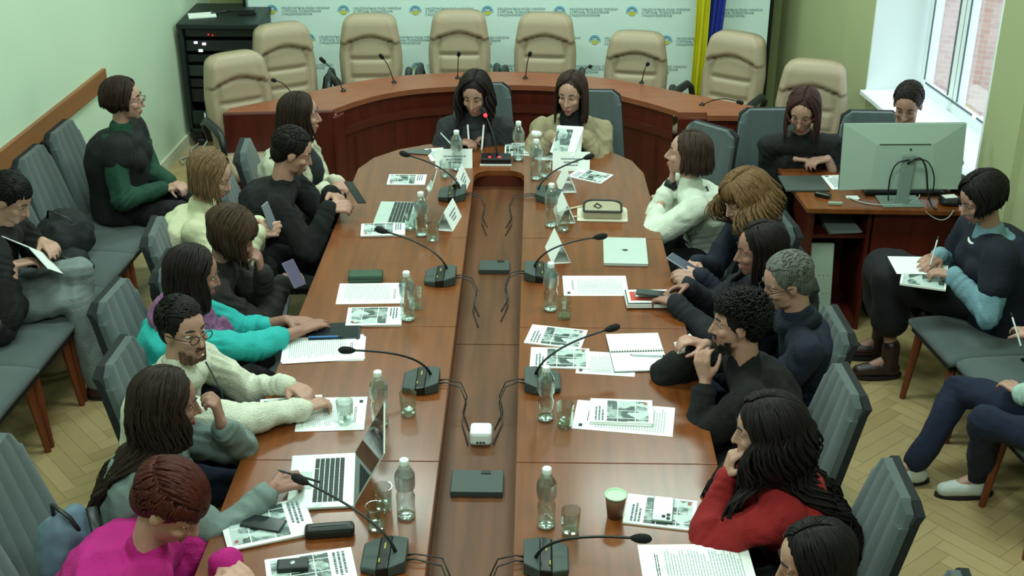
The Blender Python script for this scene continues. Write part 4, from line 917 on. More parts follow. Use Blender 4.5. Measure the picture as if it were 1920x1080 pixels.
# ================================================================= THINGS ON THE TABLE
TZ = .7502
def bottle_proto():
    r = empty('water_bottle', (0, 0, 0), 0, '', 'bottle', 'plastic water bottles on the conference table')
    pr = [(.024, .0), (.031, .006), (.0325, .02), (.030, .05), (.0325, .085), (.0275, .105), (.0265, .115), (.032, .135), (.0335, .16), (.031, .180), (.020, .202), (.0135, .212), (.0135, .222)]
    m = MB(); m.lathe((0, 0, 0), pr, 22); obj('bottle_body', m, M_BOTTLE, r, smooth=True)
    m = MB(); m.lathe((0, 0, 0), [(.0333, .122), (.0342, .135), (.0345, .165), (.033, .176)], 22, False); obj('label_band', m, M_LAB, r, smooth=True)
    m = MB(); m.lathe((0, 0, .210), [(.0155, 0), (.0160, .004), (.0160, .020), (.0145, .0225), (.004, .0228)], 16); obj('cap', m, mat('white bottle cap', 'dfeae6', .4), r, smooth=True)
    m = MB(); m.lathe((0, 0, .0), [(.022, .001), (.029, .004), (.0295, .011), (.01, .013)], 18); obj('base_ring', m, M_SPARK, r, smooth=True)
    return r
M_LAB = thin_clear('pale blue grey label film', (.68, .74, .78), .38, .75, .35)
M_SPARK = thin_clear('thick clear base', (.85, .9, .9), .45, .9, .08)
M_GLS = thin_clear('thick glass', (.84, .9, .88), .30, .85, .05)
BO = bottle_proto()
for px, py, lb in ((857, 322, 'water bottle before the name card of the dark curly haired woman'), (972, 304, 'water bottle right of the lit microphone base at the head of the table'),
                   (1005, 340, 'water bottle next to the black and white cup at the head of the table'), (791, 445, 'water bottle beside the open laptop on the far left half of the table'),
                   (1033, 428, 'water bottle left of the beige handbag'), (765, 603, 'water bottle beside the stacked booklets on the left, by the two page document'),
                   (1032, 585, 'water bottle beside the printed page on the right half, below the silver laptop'), (713, 800, 'water bottle standing alone on the left, right of the cream sweater man'),
                   (1023, 790, 'water bottle in front of the third microphone on the right half'), (762, 973, 'water bottle right of the big open laptop, near the left trough edge'),
                   (1024, 990, 'water bottle nearest the camera on the right half of the table')):
    p = at(px, py - 4, .75); spawn(BO, USED, (p.x, p.y, TZ), random.uniform(0, 6), lb)
def glass_proto():
    r = empty('drinking_glass', (0, 0, 0), 0, '', 'glass', 'faceted drinking glasses on the conference table')
    m = MB(); m.lathe((0, 0, 0), [(.027, .0), (.029, .004), (.034, .095), (.0328, .095), (.028, .014), (.002, .012)], 12); obj('glass_wall', m, M_GLASS, r)
    m = MB(); m.lathe((0, 0, 0), [(.0265, .001), (.0278, .004), (.0275, .014), (.02, .016)], 12); obj('glass_base', m, M_GLS, r); return r
GL = glass_proto()
for px, py, lb in ((812, 455, 'empty glass right of the open laptop and bottle on the far left half'), (771, 432, 'glass directly behind the open laptop keyboard on the left'), (778, 580, 'glass behind the bottle near the two page document'),
                   (1058, 598, 'glass on the right half, below the printed page'), (766, 780, 'glass beside the third microphone on the left half'), (1059, 800, 'glass beside the bottle, left of the booklet lying on a sheet'),
                   (648, 795, 'glass standing on the paper near the cream sweater man'), (719, 958, 'glass right of the big open laptop screen'), (706, 996, 'glass behind the nearest left microphone'),
                   (1070, 1003, 'glass nearest the camera on the right half, by a bottle'), (1056, 436, 'glass beside the bottle left of the handbag'), (836, 335, 'glass below the name card at the left of the head of the table'), (1022, 335, 'glass behind the first microphone on the right')):
    p = at(px, py - 3, .75); spawn(GL, USED, (p.x, p.y, TZ), random.uniform(0, 6), lb)
# paper cup, thermos cup, coffee cup
p = at(1153, 968, .75); r = empty('paper_cup', (p.x, p.y, TZ), 0, 'brown paper cup with pale inside standing on the near right half of the table', 'cup')
m = MB(); m.lathe((0, 0, 0), [(.026, 0), (.036, .088), (.0345, .088), (.025, .01), (.002, .009)], 24); obj('cup_wall', m, mat('brown cup paper', '6a4630', .6), r, smooth=True)
m = MB(); m.lathe((0, 0, 0), [(.0338, .086), (.0375, .086), (.038, .090), (.036, .092), (.0335, .090), (.025, .014), (.002, .013)], 24); obj('cup_inside', m, mat('pale green cup inside', 'bfe0bd', .6), r, smooth=True)
p = at(1007, 276, .75); r = empty('thermos_cup', (p.x, p.y, TZ), 0, 'white topped black travel cup in front of the blazer woman', 'cup')
m = MB(); m.lathe((0, 0, 0), [(.028, 0), (.034, .05), (.036, .07), (.01, .072)], 20); obj('cup_body', m, M_BLACKP, r, smooth=True)
m = MB(); m.lathe((0, 0, .07), [(.036, 0), (.037, .02), (.030, .03), (.022, .035), (.002, .036)], 20); obj('lid', m, M_WHITE, r, smooth=True)
p = at(1085, 292, .75); r = empty('coffee_cup', (p.x, p.y, TZ), 0, 'small black cup with white contents by the booklet of the blazer woman', 'cup')
m = MB(); m.lathe((0, 0, 0), [(.025, 0), (.033, .06), (.031, .06), (.024, .05), (.002, .049)], 20); obj('cup_wall', m, M_BLACKP, r, smooth=True)
m = MB(); m.lathe((0, 0, .052), [(.03, 0), (.03, .005), (.002, .006)], 20); obj('lid', m, M_WHITE, r)

# papers and booklets -------------------------------------------------
def textlines(m, x0, x1, y0, y1, n, z, seed=1, h=.45, words=True):
    rr = random.Random(seed); dy = (y1 - y0) / n
    for k in range(n):
        y = y1 - dy * (k + .5); x = x0; xe = x1 - (rr.random() * .3 * (x1 - x0) if k % 5 == 4 else rr.random() * .03)
        while x < xe - .003:
            wl = min(rr.uniform(.006, .022), xe - x); m.box((x + wl / 2, y, z), (wl, dy * h, .0003)); x += wl + .003
def sheet(px, py, rz, lb, w=.21, h=.297, z=0, seed=1, stack=1, blocks=1, group='printed sheets on the conference table', P=None):
    p = P if P else at(px, py, .75 + z); r = empty('printed_sheet', (p.x, p.y, TZ + z), R(rz), lb, 'paper', group)
    m = MB(); rr = random.Random(seed)
    for k in range(stack): m.box(((rr.random() - .5) * .012 * (k > 0), (rr.random() - .5) * .012 * (k > 0), .0006 + (stack - 1 - k) * .0012), (w, h, .0011), (rr.random() - .5) * .08 * (k > 0))
    obj('page', m, M_WHITE, r); zt = stack * .0012 + .0004
    m = MB(); textlines(m, -w * .40, w * .40, -h * .42, h * .28, 26, zt, seed); obj('printed_text', m, M_INKL, r)
    m = MB(); m.box((-w * .36, h * .42, zt), (.02, .014, .0004)); obj('crest', m, M_DARKINK, r); m = MB(); textlines(m, -w * .2, w * .35, h * .33, h * .37, 2, zt, seed + 5); obj('heading', m, M_DARKINK, r); return r
def cover_mat():
    m = bpy.data.materials.new('grey green cover photographs'); m.use_nodes = True; nt = m.node_tree; b = nt.nodes['Principled BSDF']
    tc = nt.nodes.new('ShaderNodeTexCoord'); v = nt.nodes.new('ShaderNodeTexVoronoi'); v.distance = 'CHEBYCHEV'; v.inputs['Scale'].default_value = 22
    n = nt.nodes.new('ShaderNodeTexNoise'); n.inputs['Scale'].default_value = 45; n.inputs['Detail'].default_value = 5
    a = nt.nodes.new('ShaderNodeMath'); a.operation = 'MULTIPLY_ADD'; a.inputs[1].default_value = .45
    mu = nt.nodes.new('ShaderNodeMath'); mu.operation = 'MULTIPLY'; mu.inputs[1].default_value = .65
    r = nt.nodes.new('ShaderNodeValToRGB'); cr = r.color_ramp
    cr.elements[0].color = (*s2l('16211f'), 1); cr.elements[1].color = (*s2l('b9cbc6'), 1); cr.elements[0].position = .28; cr.elements[1].position = .72
    e = cr.elements.new(.5); e.color = (*s2l('4c625c'), 1)
    nt.links.new(tc.outputs['Object'], v.inputs[0]); nt.links.new(tc.outputs['Object'], n.inputs[0]); nt.links.new(v.outputs['Color'], mu.inputs[0])
    nt.links.new(mu.outputs[0], a.inputs[0]); a.inputs[1].default_value = 1.0; 
    m2 = nt.nodes.new('ShaderNodeMath'); m2.operation = 'MULTIPLY'; m2.inputs[1].default_value = .55; nt.links.new(n.outputs[0], m2.inputs[0]); nt.links.new(m2.outputs[0], a.inputs[2])
    nt.links.new(a.outputs[0], r.inputs[0]); nt.links.new(r.outputs[0], b.inputs['Base Color']); b.inputs['Roughness'].default_value = .4
    return m
M_COVER = cover_mat()
def booklet(px, py, rz, lb, w=.17, h=.24, z=0, th=.006, stack=1, group='booklets with grey photo covers on the conference table', P=None):
    """title strip on the +y side of the booklet"""
    p = P if P else at(px, py, .75 + z); r = empty('booklet', (p.x, p.y, TZ + z), R(rz), lb, 'booklet', group)
    m = MB()
    for k in range(stack): m.box((0 + .004 * (k % 2), .003 * ((k + 1) % 2), th / 2 + k * th), (w, h, th * .94), .02 * (k % 2))
    obj('pages', m, M_WHITE, r); zt = th * stack
    m = MB(); m.box((0, -h * .10, zt), (w * .88, h * .66, .0008)); obj('cover_photo', m, M_COVER, r)
    m = MB(); rr = random.Random(3)
    for x in (-.31, .02): m.box((w * x, -h * .1, zt + .0005), (.003, h * .66, .0006))
    for y in (-.22, .06): m.box((0, h * y, zt + .0005), (w * .88, .003, .0006))
    obj('cover_divider', m, M_WHITE, r)
    m = MB(); textlines(m, -w * .42, w * .2, h * .27, h * .43, 3, zt + .0004, 7, .55); obj('title_text', m, M_INK, r)
    m = MB(); m.box((w * .36, -h * .38, zt + .001), (.016, .012, .0006)); obj('red_mark', m, mat('faded red mark', 'a85a58', .7), r); return r
booklet(762, 338, -90, 'booklet lying closest to the far left corner of the table', w=.15, h=.21)
booklet(718, 433, -86, 'booklet tucked before the open laptop on the far left half', w=.15, h=.22, stack=2)
booklet(702, 596, -88, 'stack of two booklets right below the two page document on the left', w=.17, h=.24, stack=2)
booklet(1044, 633, 78, 'upper one of two booklets by the third microphone on the right half', w=.17, h=.245)
booklet(1051, 673, 88, 'lower one of two booklets by the third microphone on the right half', w=.17, h=.245)
sheet(1170, 784, 82, 'printed sheet beneath the booklet, right of the bottle and glass', w=.21, h=.38, seed=3)
booklet(1165, 776, 86, 'booklet lying on a printed sheet on the right half', w=.17, h=.24, z=.0022, stack=2)
booklet(1240, 962, 80, 'booklet under the grey phone, beside the paper cup', w=.17, h=.24)
booklet(500, 985, -70, 'booklet under the black phone, in front of the magenta sweater', w=.21, h=.29, stack=2)
booklet(582, 1076, -75, 'booklet cut off by the bottom edge of the view', w=.2, h=.28)
booklet(1108, 331, 60, 'booklet lying slanted near the far right corner, by the name cards', w=.15, h=.21)
booklet(545, 768, -80, 'booklet under the hands of the man in the cream sweater', w=.17, h=.24)
booklet(955, 274, 0, 'booklet behind the lit microphone base at the head of the table', w=.15, h=.21, P=Vector((-.10, 7.22, 0)))
sheet(697, 551, -87, 'two page document between the green case and the stacked booklets', w=.21, h=.30, seed=4, stack=2)
sheet(606, 655, -84, 'printed sheets beside the tablet of the woman with the purple scarf', w=.21, h=.34, seed=5, stack=4)
sheet(1116, 536, 91, 'printed page below the closed silver laptop on the right', w=.21, h=.297, seed=6)
sheet(622, 777, -86, 'printed sheets under the glass and hands of the cream sweater man', w=.24, h=.26, seed=7, stack=2)
sheet(1308, 1068, 92, 'printed page at the bottom edge in front of the red top woman', w=.26, h=.36, seed=8)
sheet(835, 288, 15, 'white papers under the name card of the dark haired woman', w=.21, h=.2, seed=9, stack=2)
sheet(1045, 290, -8, 'white papers under the booklet of the blazer woman', w=.24, h=.2, seed=10, stack=3)
sheet(1137, 682, 84, 'blank sheet sticking out from beneath the spiral notebook', w=.19, h=.24, seed=11)
# spiral notebook and pen
p = at(1194, 662, .75); nbk = empty('spiral_notebook', (p.x, p.y, TZ + .002), R(4), 'open white spiral notebook with a pen across it on the right half', 'notebook')
m = MB(); m.box((0, .082, .003), (.225, .155, .006)); m.box((0, -.082, .003), (.225, .155, .006)); obj('pages', m, M_WHITE, nbk)
m = MB(); m.box((.0, 0, .0005), (.228, .325, .0012)); obj('cover', m, M_DARKINK, nbk)
m = MB()
for k in range(20): x = -.105 + .011 * k; m.tube([(x, -.008, .006), (x, -.004, .011), (x, .004, .011), (x, .008, .006)], .0013, 5)
obj('spiral_wire', m, M_BLACKP, nbk)
def pen(loc, rz, tilt, lb, c='c8d2d6', L=.14):
    r = empty('pen', loc, R(rz), lb, 'pen'); Mx = Vector((math.cos(R(tilt)), 0, math.sin(R(tilt))))
    m = MB(); m.cap(-Mx * L / 2, Mx * L / 2 * .8, .0042, n=8); obj('barrel', m, mat('pen ' + c, c, .35), r, smooth=True)
    m = MB(); m.tube([-Mx * L / 2, -Mx * (L / 2 + .012)], [.0035, .0008], 8); m.cap(Mx * L * .4, Mx * L * .5, .0046, n=8); obj('tip', m, M_BLACKP, r, smooth=True); return r
p = at(1218, 664, .77); pen((p.x, p.y, TZ + .014), -3, 0, 'silver pen lying across the open spiral notebook')
# phones
def phone(loc, rz, lb, c='16191b', pitch=0, roll=0, cams=False, w=.07, h=.142, screen=None):
    r = empty('phone', loc, R(rz), lb, 'phone'); r.rotation_euler = (R(pitch), R(roll), R(rz))
    m = MB(); m.box((0, 0, .004), (w, h, .008)); obj('phone_body', m, mat('phone ' + c, c, .3), r, bevel=.003)
    m = MB(); m.box((0, 0, .0082), (w * .92, h * .95, .0006)); obj('screen' if not cams else 'back_plate', m, mat('screen ' + (screen or c), screen or c, .15), r)
    if cams:
        m = MB()
        for a, b in ((-.02, .055), (-.02, .035), (-.004, .045)): m.lathe((a, b, .0085), [(.007, 0), (.007, .002), (.002, .0022)], 10)
        obj('camera_lens', m, M_BLACKP, r)
    return r
p = at(1243, 957, .757); phone((p.x, p.y, TZ + .0068), 172, 'grey phone lying face down on the booklet beside the paper cup', '7d9088', cams=True)
p = at(494, 984, .76); phone((p.x, p.y, TZ + .0128), 76, 'black phone lying on the booklet before the magenta sweater', '1d2426')
p = at(1278, 495, .82); phone(p, 60, 'phone held by the woman with curly light brown hair', '8d93a0', pitch=20, screen='4a5060')
p = at(1222, 551, .80); phone((p.x, p.y, .80), 80, 'dark phone held over the red and white book', '1c1f22', roll=8)
p = at(665, 362, .88); phone(p, 60, 'black phone held by the man in the black sweater', '101214', pitch=40, roll=20)
p = at(503, 404, .93); phone(p, 75, 'phone held up by the woman with straight light brown hair', '7f8792', pitch=72, w=.065, h=.125, screen='6a7078')
p = at(550, 514, .84); phone(p, 50, 'purple grey phone held by the woman with the brown bob', '6c6480', pitch=52, roll=0, h=.13, w=.068, screen='57506b')
p = at(1900, 660, .455); phone((2.30, 5.22, .457), 20, 'phone lying on the empty grey chair by the right wall', '0e1512')
p = at(785, 286, .75); phone((p.x, p.y, TZ), 80, 'dark phone near the far left corner of the table beside a microphone tip', '4b4a4c')
p = at(1282, 650, .93); r = empty('folded_paper', p, R(20), 'small folded white paper in the hands of the bearded man', 'paper'); m = MB(); m.box((0, 0, 0), (.07, .05, .004), M=Matrix.Rotation(R(40), 3, 'X')); m.box((.02, .01, .02), (.05, .05, .003), M=Matrix.Rotation(R(-30), 3, 'Y')); obj('sheet', m, M_WHITE, r)
p = at(562, 893, .84); pen(p, 10, -25, 'dark pen in the hand of the woman at the open laptop', '1c1f22')
p = at(1752, 470, .80); pen(p, 60, 55, 'pen in the right hand of the woman in the navy vest')
p = at(1905, 618, .80); pen(p, 110, 50, 'white pen held by the person at the right edge', 'd8dcdc')
p = at(838, 262, .84); pen(p, 140, 30, 'silver pen held by the dark haired woman at the head', 'b8c8c8', .15)
# tablet
p = at(628, 623, .75); r = empty('tablet', (p.x, p.y, TZ + .001), R(-84), 'tablet with a glossy dark screen by the hand of the woman in turquoise', 'tablet')
m = MB(); m.box((0, 0, .004), (.15, .22, .008)); obj('body', m, M_DARKINK, r, bevel=.003); m = MB(); m.box((0, 0, .0083), (.135, .2, .0006)); obj('screen', m, mat('glossy tablet screen', '2b3238', .08), r)
p = at(610, 630, .77); pen((p.x, p.y, TZ + .016), 4, 0, 'blue pen lying on the tablet', '2f6fb0')
# laptops
M_ALU = mat('aluminium', 'c9d6d0', .35, .35); M_KEY = mat('keyboard black', '2c3331', .6)
def laptop(loc, rz, lb, ang=105, w=.304, d=.212, closed=False, group=None):
    """front edge toward -y, screen hinge at +y"""
    r = empty('laptop', loc, R(rz), lb, 'laptop', group)
    m = MB(); m.box((0, 0, .006), (w, d, .011)); obj('base', m, M_ALU, r, bevel=.003)
    if closed:
        m = MB(); m.box((0, 0, .0145), (w, d, .0055)); obj('lid', m, M_ALU, r, bevel=.002)
        m = MB(); m.ell((0, 0, .0172), (.013, .014, .0008), None, 14, 6); m.ell((.006, .017, .0172), (.003, .006, .0006), Matrix.Rotation(R(-35), 3, 'Z'), 10, 5); lg = obj('logo', m, mat('dark logo', '2a3030', .3), r); return r
    m = MB()
    for row in range(6):
        for k in range(13):
            if row == 0 and 3 <= k <= 8:
                if k == 3: m.box((.0, .0 - .045 + .045, .0124), (.001, .001, .0002))
                continue
            m.box((-.124 + k * .0207, -.022 + row * .0178, .0122), (.0182, .0152, .0014))
    m.box((-.01, -.022, .0122), (.115, .0152, .0014)); obj('keyboard', m, M_KEY, r)
    m = MB(); m.box((0, -.068, .0118), (.11, .062, .0006)); obj('trackpad', m, mat('trackpad', 'b6c4be', .4), r)
    Rx = Matrix.Rotation(R(180 - ang) * -1 + R(90) * 0, 3, 'X'); a = R(ang)
    dirv = Vector((0, -math.cos(a), math.sin(a))); dirv = Vector((0, math.cos(math.pi - a), math.sin(a))); hin = Vector((0, d / 2 - .004, .012)); nrm = Vector((0, -dirv.z, dirv.y))
    Mx = Matrix((Vector((1, 0, 0)), dirv, Vector((1, 0, 0)).cross(dirv))).transposed()
    m = MB(); m.box(hin + dirv * d / 2, (w, d, .005), M=Mx); obj('lid', m, M_ALU, r, bevel=.0015)
    m = MB(); m.box(hin + dirv * d / 2 + nrm * .0031, (w * .97, d * .95, .0008), M=Mx); obj('screen', m, mat('laptop screen glass', '1b1a20', .06), r); return r
p = at(741, 402, .75); laptop((p.x + .01, p.y, TZ + .001), -92, 'open silver laptop on the far left half in front of the man in black', ang=118, w=.29, d=.21)
p = at(600, 905, .75); laptop((p.x + .01, p.y, TZ + .001), -84, 'large open silver laptop in front of the woman in the denim jacket', ang=119, w=.33, d=.235)
p = at(1172, 475, .75); laptop((p.x, p.y, TZ), 88, 'closed silver laptop with a dark logo on the right half', closed=True)
# cases
p = at(686, 521, .76); m = MB(); m.box((0, 0, .019), (.16, .075, .038)); r = empty('green_case', (p.x, p.y, TZ), R(4), 'dark green case above the two page document on the left', 'case'); obj('shell', m, mat('dark green case', '25442f', .5), r, bevel=.008)
m = MB(); m.box((0, -.038, .02), (.162, .002, .003)); obj('zip', m, M_BLACKP, r)
p = at(618, 994, .77); m = MB(); m.box((0, 0, .02), (.165, .05, .04)); r = empty('glasses_case', (p.x, p.y, TZ), R(8), 'black glasses case below the large open laptop', 'case'); obj('shell', m, M_BLACKP, r, bevel=.013); m = MB(); m.box((0, 0, .0412), (.12, .01, .001)); obj('hinge_line', m, M_MICB, r)
p = at(549, 1062, .76); m = MB(); m.box((0, 0, .012), (.10, .055, .024)); r = empty('small_case', (p.x, p.y, TZ), R(8), 'small black pouch with a metal button near the bottom left of the table', 'case'); obj('shell', m, M_BLACKP, r, bevel=.006); m = MB(); m.lathe((0, 0, .024), [(.01, 0), (.008, .003), (.001, .004)], 12); obj('button', m, mat('steel', 'a6adb0', .3, .8), r)
# book with red and white cover
p = at(1218, 566, .75); r = empty('book', (p.x, p.y, TZ), R(2), 'thick dark book with a red and white cover under two hands', 'book')
m = MB(); m.box((0, 0, .015), (.215, .145, .026)); obj('cover', m, mat('dark green book', '1f2c29', .5), r, bevel=.003); m = MB(); m.box((-.004, -.004, .016), (.214, .142, .018)); obj('page_block', m, M_WHITE, r)
m = MB(); m.box((-.005, 0, .0286), (.195, .13, .0012)); obj('front_sheet', m, M_WHITE, r); m = MB(); m.box((-.03, 0, .0294), (.12, .09, .0008)); obj('red_panel', m, mat('red cover panel', 'c0392b', .5), r); m = MB(); m.box((-.03, .012, .030), (.07, .04, .0008)); obj('picture', m, M_WHITE, r)
# handbag on a sheet
p = at(1122, 402, .75); r = empty('handbag', (p.x + .02, p.y, TZ + .001), R(-2), 'small beige handbag with black trim lying on the far right half', 'bag')
def rr_poly(w, h, rad, n=6):
    out = []
    for cx, cy, a0 in ((w / 2 - rad, h / 2 - rad, 0), (-w / 2 + rad, h / 2 - rad, 90), (-w / 2 + .01, -h / 2 + .01, 180), (w / 2 - .01, -h / 2 + .01, 270)):
        rd = rad if a0 < 180 else .01
        for k in range(n + 1): a = R(a0 + 90 * k / n); out.append((cx + rd * math.cos(a), cy + rd * math.sin(a)))
    return out
m = MB(); m.prism(rr_poly(.26, .20, .04), 0, .004); obj('cloth_pouch', m, mat('cream pouch', 'cfc8b2', .8), r)
m = MB(); m.prism(rr_poly(.20, .16, .06), .004, .045); obj('bag_body', m, mat('beige bag leather', 'a39a80', .6), r, bevel=.01)
m = MB(); pl = rr_poly(.195, .155, .058); m.tube([(x, y, .047) for x, y in pl + pl[:1]], .006, 6); obj('trim', m, M_BLACKP, r)
m = MB(); m.tube([(-.03, .03, .047), (-.045, -.01, .05), (-.02, -.035, .048), (-.005, -.01, .05), (-.03, .03, .049)], .003, 5); obj('charm_loop', m, M_BLACKP, r)
m = MB(); m.tube([(-.12, -.05, .006), (-.17, -.055, .005), (-.19, 0, .005), (-.17, .05, .006), (-.1, .085, .01)], .005, 6); obj('strap', m, mat('cream strap', 'd8d0ac', .6), r, smooth=True)
# name tents
def tent(px, py, rz, lb, w=.20, h=.10, group='folded name cards on the conference table'):
    p = at(px, py, .79); r = empty('name_card', (p.x, p.y, TZ), R(rz), lb, 'name card', group)
    m = MB(); b = .045
    for sg in (-1, 1): m.prism([(0, 0)] * 0 + [(0, 0), (0, 0), (0, 0)], 0, 0) if False else m.add([(-w / 2, sg * b, 0), (w / 2, sg * b, 0), (w / 2, sg * .0006, h), (-w / 2, sg * .0006, h), (-w / 2, sg * (b - .0015), 0), (w / 2, sg * (b - .0015), 0), (w / 2, 0, h - .002), (-w / 2, 0, h - .002)], [(0, 1, 2, 3), (7, 6, 5, 4), (0, 4, 5, 1), (3, 2, 6, 7), (0, 3, 7, 4), (1, 5, 6, 2)])
    m.box((0, 0, .0006), (w, 2 * b, .001)); obj('card', m, M_WHITE, r)
    m = MB()
    Mx = Matrix((Vector((1, 0, 0)), Vector((0, b, h)).normalized(), Vector((0, -h, b)).normalized())).transposed()
    for k, (wl, zz) in enumerate(((.55, .62), (.4, .45), (.3, .3))):
        c = Vector((0, -b * (1 - zz), h * zz)) + Vector((0, -h, b)).normalized() * .0012; rr = random.Random(k + int(px))
        x = -w * wl / 2
        while x < w * wl / 2: q = rr.uniform(.006, .012); m.box(c + Vector((x + q / 2, 0, 0)), (q, .007, .0004), M=Mx); x += q + .0025
    obj('name_text', m, M_INK, r); return r
tent(851, 298, 2, 'name card facing the camera in front of the dark haired woman', w=.21)
tent(1071, 303, -2, 'name card facing the camera in front of the blazer woman', w=.21)
tent(861, 338, 84, 'name card standing end on behind the first left microphone')
tent(841, 405, 80, 'name card standing end on below the first left microphone')
tent(1062, 338, 96, 'name card standing end on just below the blazer woman\'s card', w=.17)
tent(1058, 392, 97, 'name card standing end on next to the bottle left of the handbag')
tent(1046, 464, 100, 'name card standing end on by the second right microphone')
# blazer woman's open booklet
hb = T2; c = (hb['WR']['R'][0] + hb['WR']['L'][0]) / 2
r = empty('open_booklet', at(1062, 264, .89), R(-14), 'open booklet with a grey photo cover held up by the blazer woman', 'booklet'); Mx = Matrix.Rotation(R(48), 3, 'X')
m = MB()
for k, a in enumerate((-14, -7, 0, 7)): m.box(Matrix.Rotation(R(a), 3, 'Z') @ Vector((-.0 + .004 * k, .006 * k, 0)), (.15, .17, .0012), M=Matrix.Rotation(R(a), 3, 'Z') @ Mx)
obj('pages', m, M_WHITE, r); m = MB(); m.box((.0, -.006, 0), (.13, .145, .001), M=Mx); obj('cover_photo', m, M_COVER, r)
r = empty('reading_booklet', at(62, 478, .80), R(-20), 'white edged booklet held open by the person in grey trousers', 'booklet'); r.rotation_euler = (R(-38), R(28), R(-20))
m = MB(); m.box((-.07, 0, .012), (.14, .19, .004), M=Matrix.Rotation(R(-12), 3, 'Y') @ Matrix.Identity(3)); m.box((.07, 0, .012), (.14, .19, .004), M=Matrix.Rotation(R(12), 3, 'Y')); obj('pages', m, M_WHITE, r)
m = MB(); m.box((-.07, 0, .008), (.144, .194, .002), M=Matrix.Rotation(R(-12), 3, 'Y')); m.box((.07, 0, .008), (.144, .194, .002), M=Matrix.Rotation(R(12), 3, 'Y')); obj('cover', m, M_DARKINK, r)
booklet(0, 0, 100, 'booklet with grey photo cover lying on the lap of the woman in the navy vest', w=.18, h=.25, group='papers on laps', P=None) if False else None
r = empty('lap_booklet', at(1733, 516, .69), R(-18), 'booklet with a grey photo on the lap of the woman in the navy vest', 'booklet')
m = MB(); m.box((0, 0, 0), (.21, .28, .012)); m.box((-.06, .08, .008), (.2, .2, .003), .3); obj('pages', m, M_WHITE, r, bevel=.002); m = MB(); m.box((.0, -.04, .007), (.19, .19, .0014)); obj('cover_photo', m, M_COVER, r)

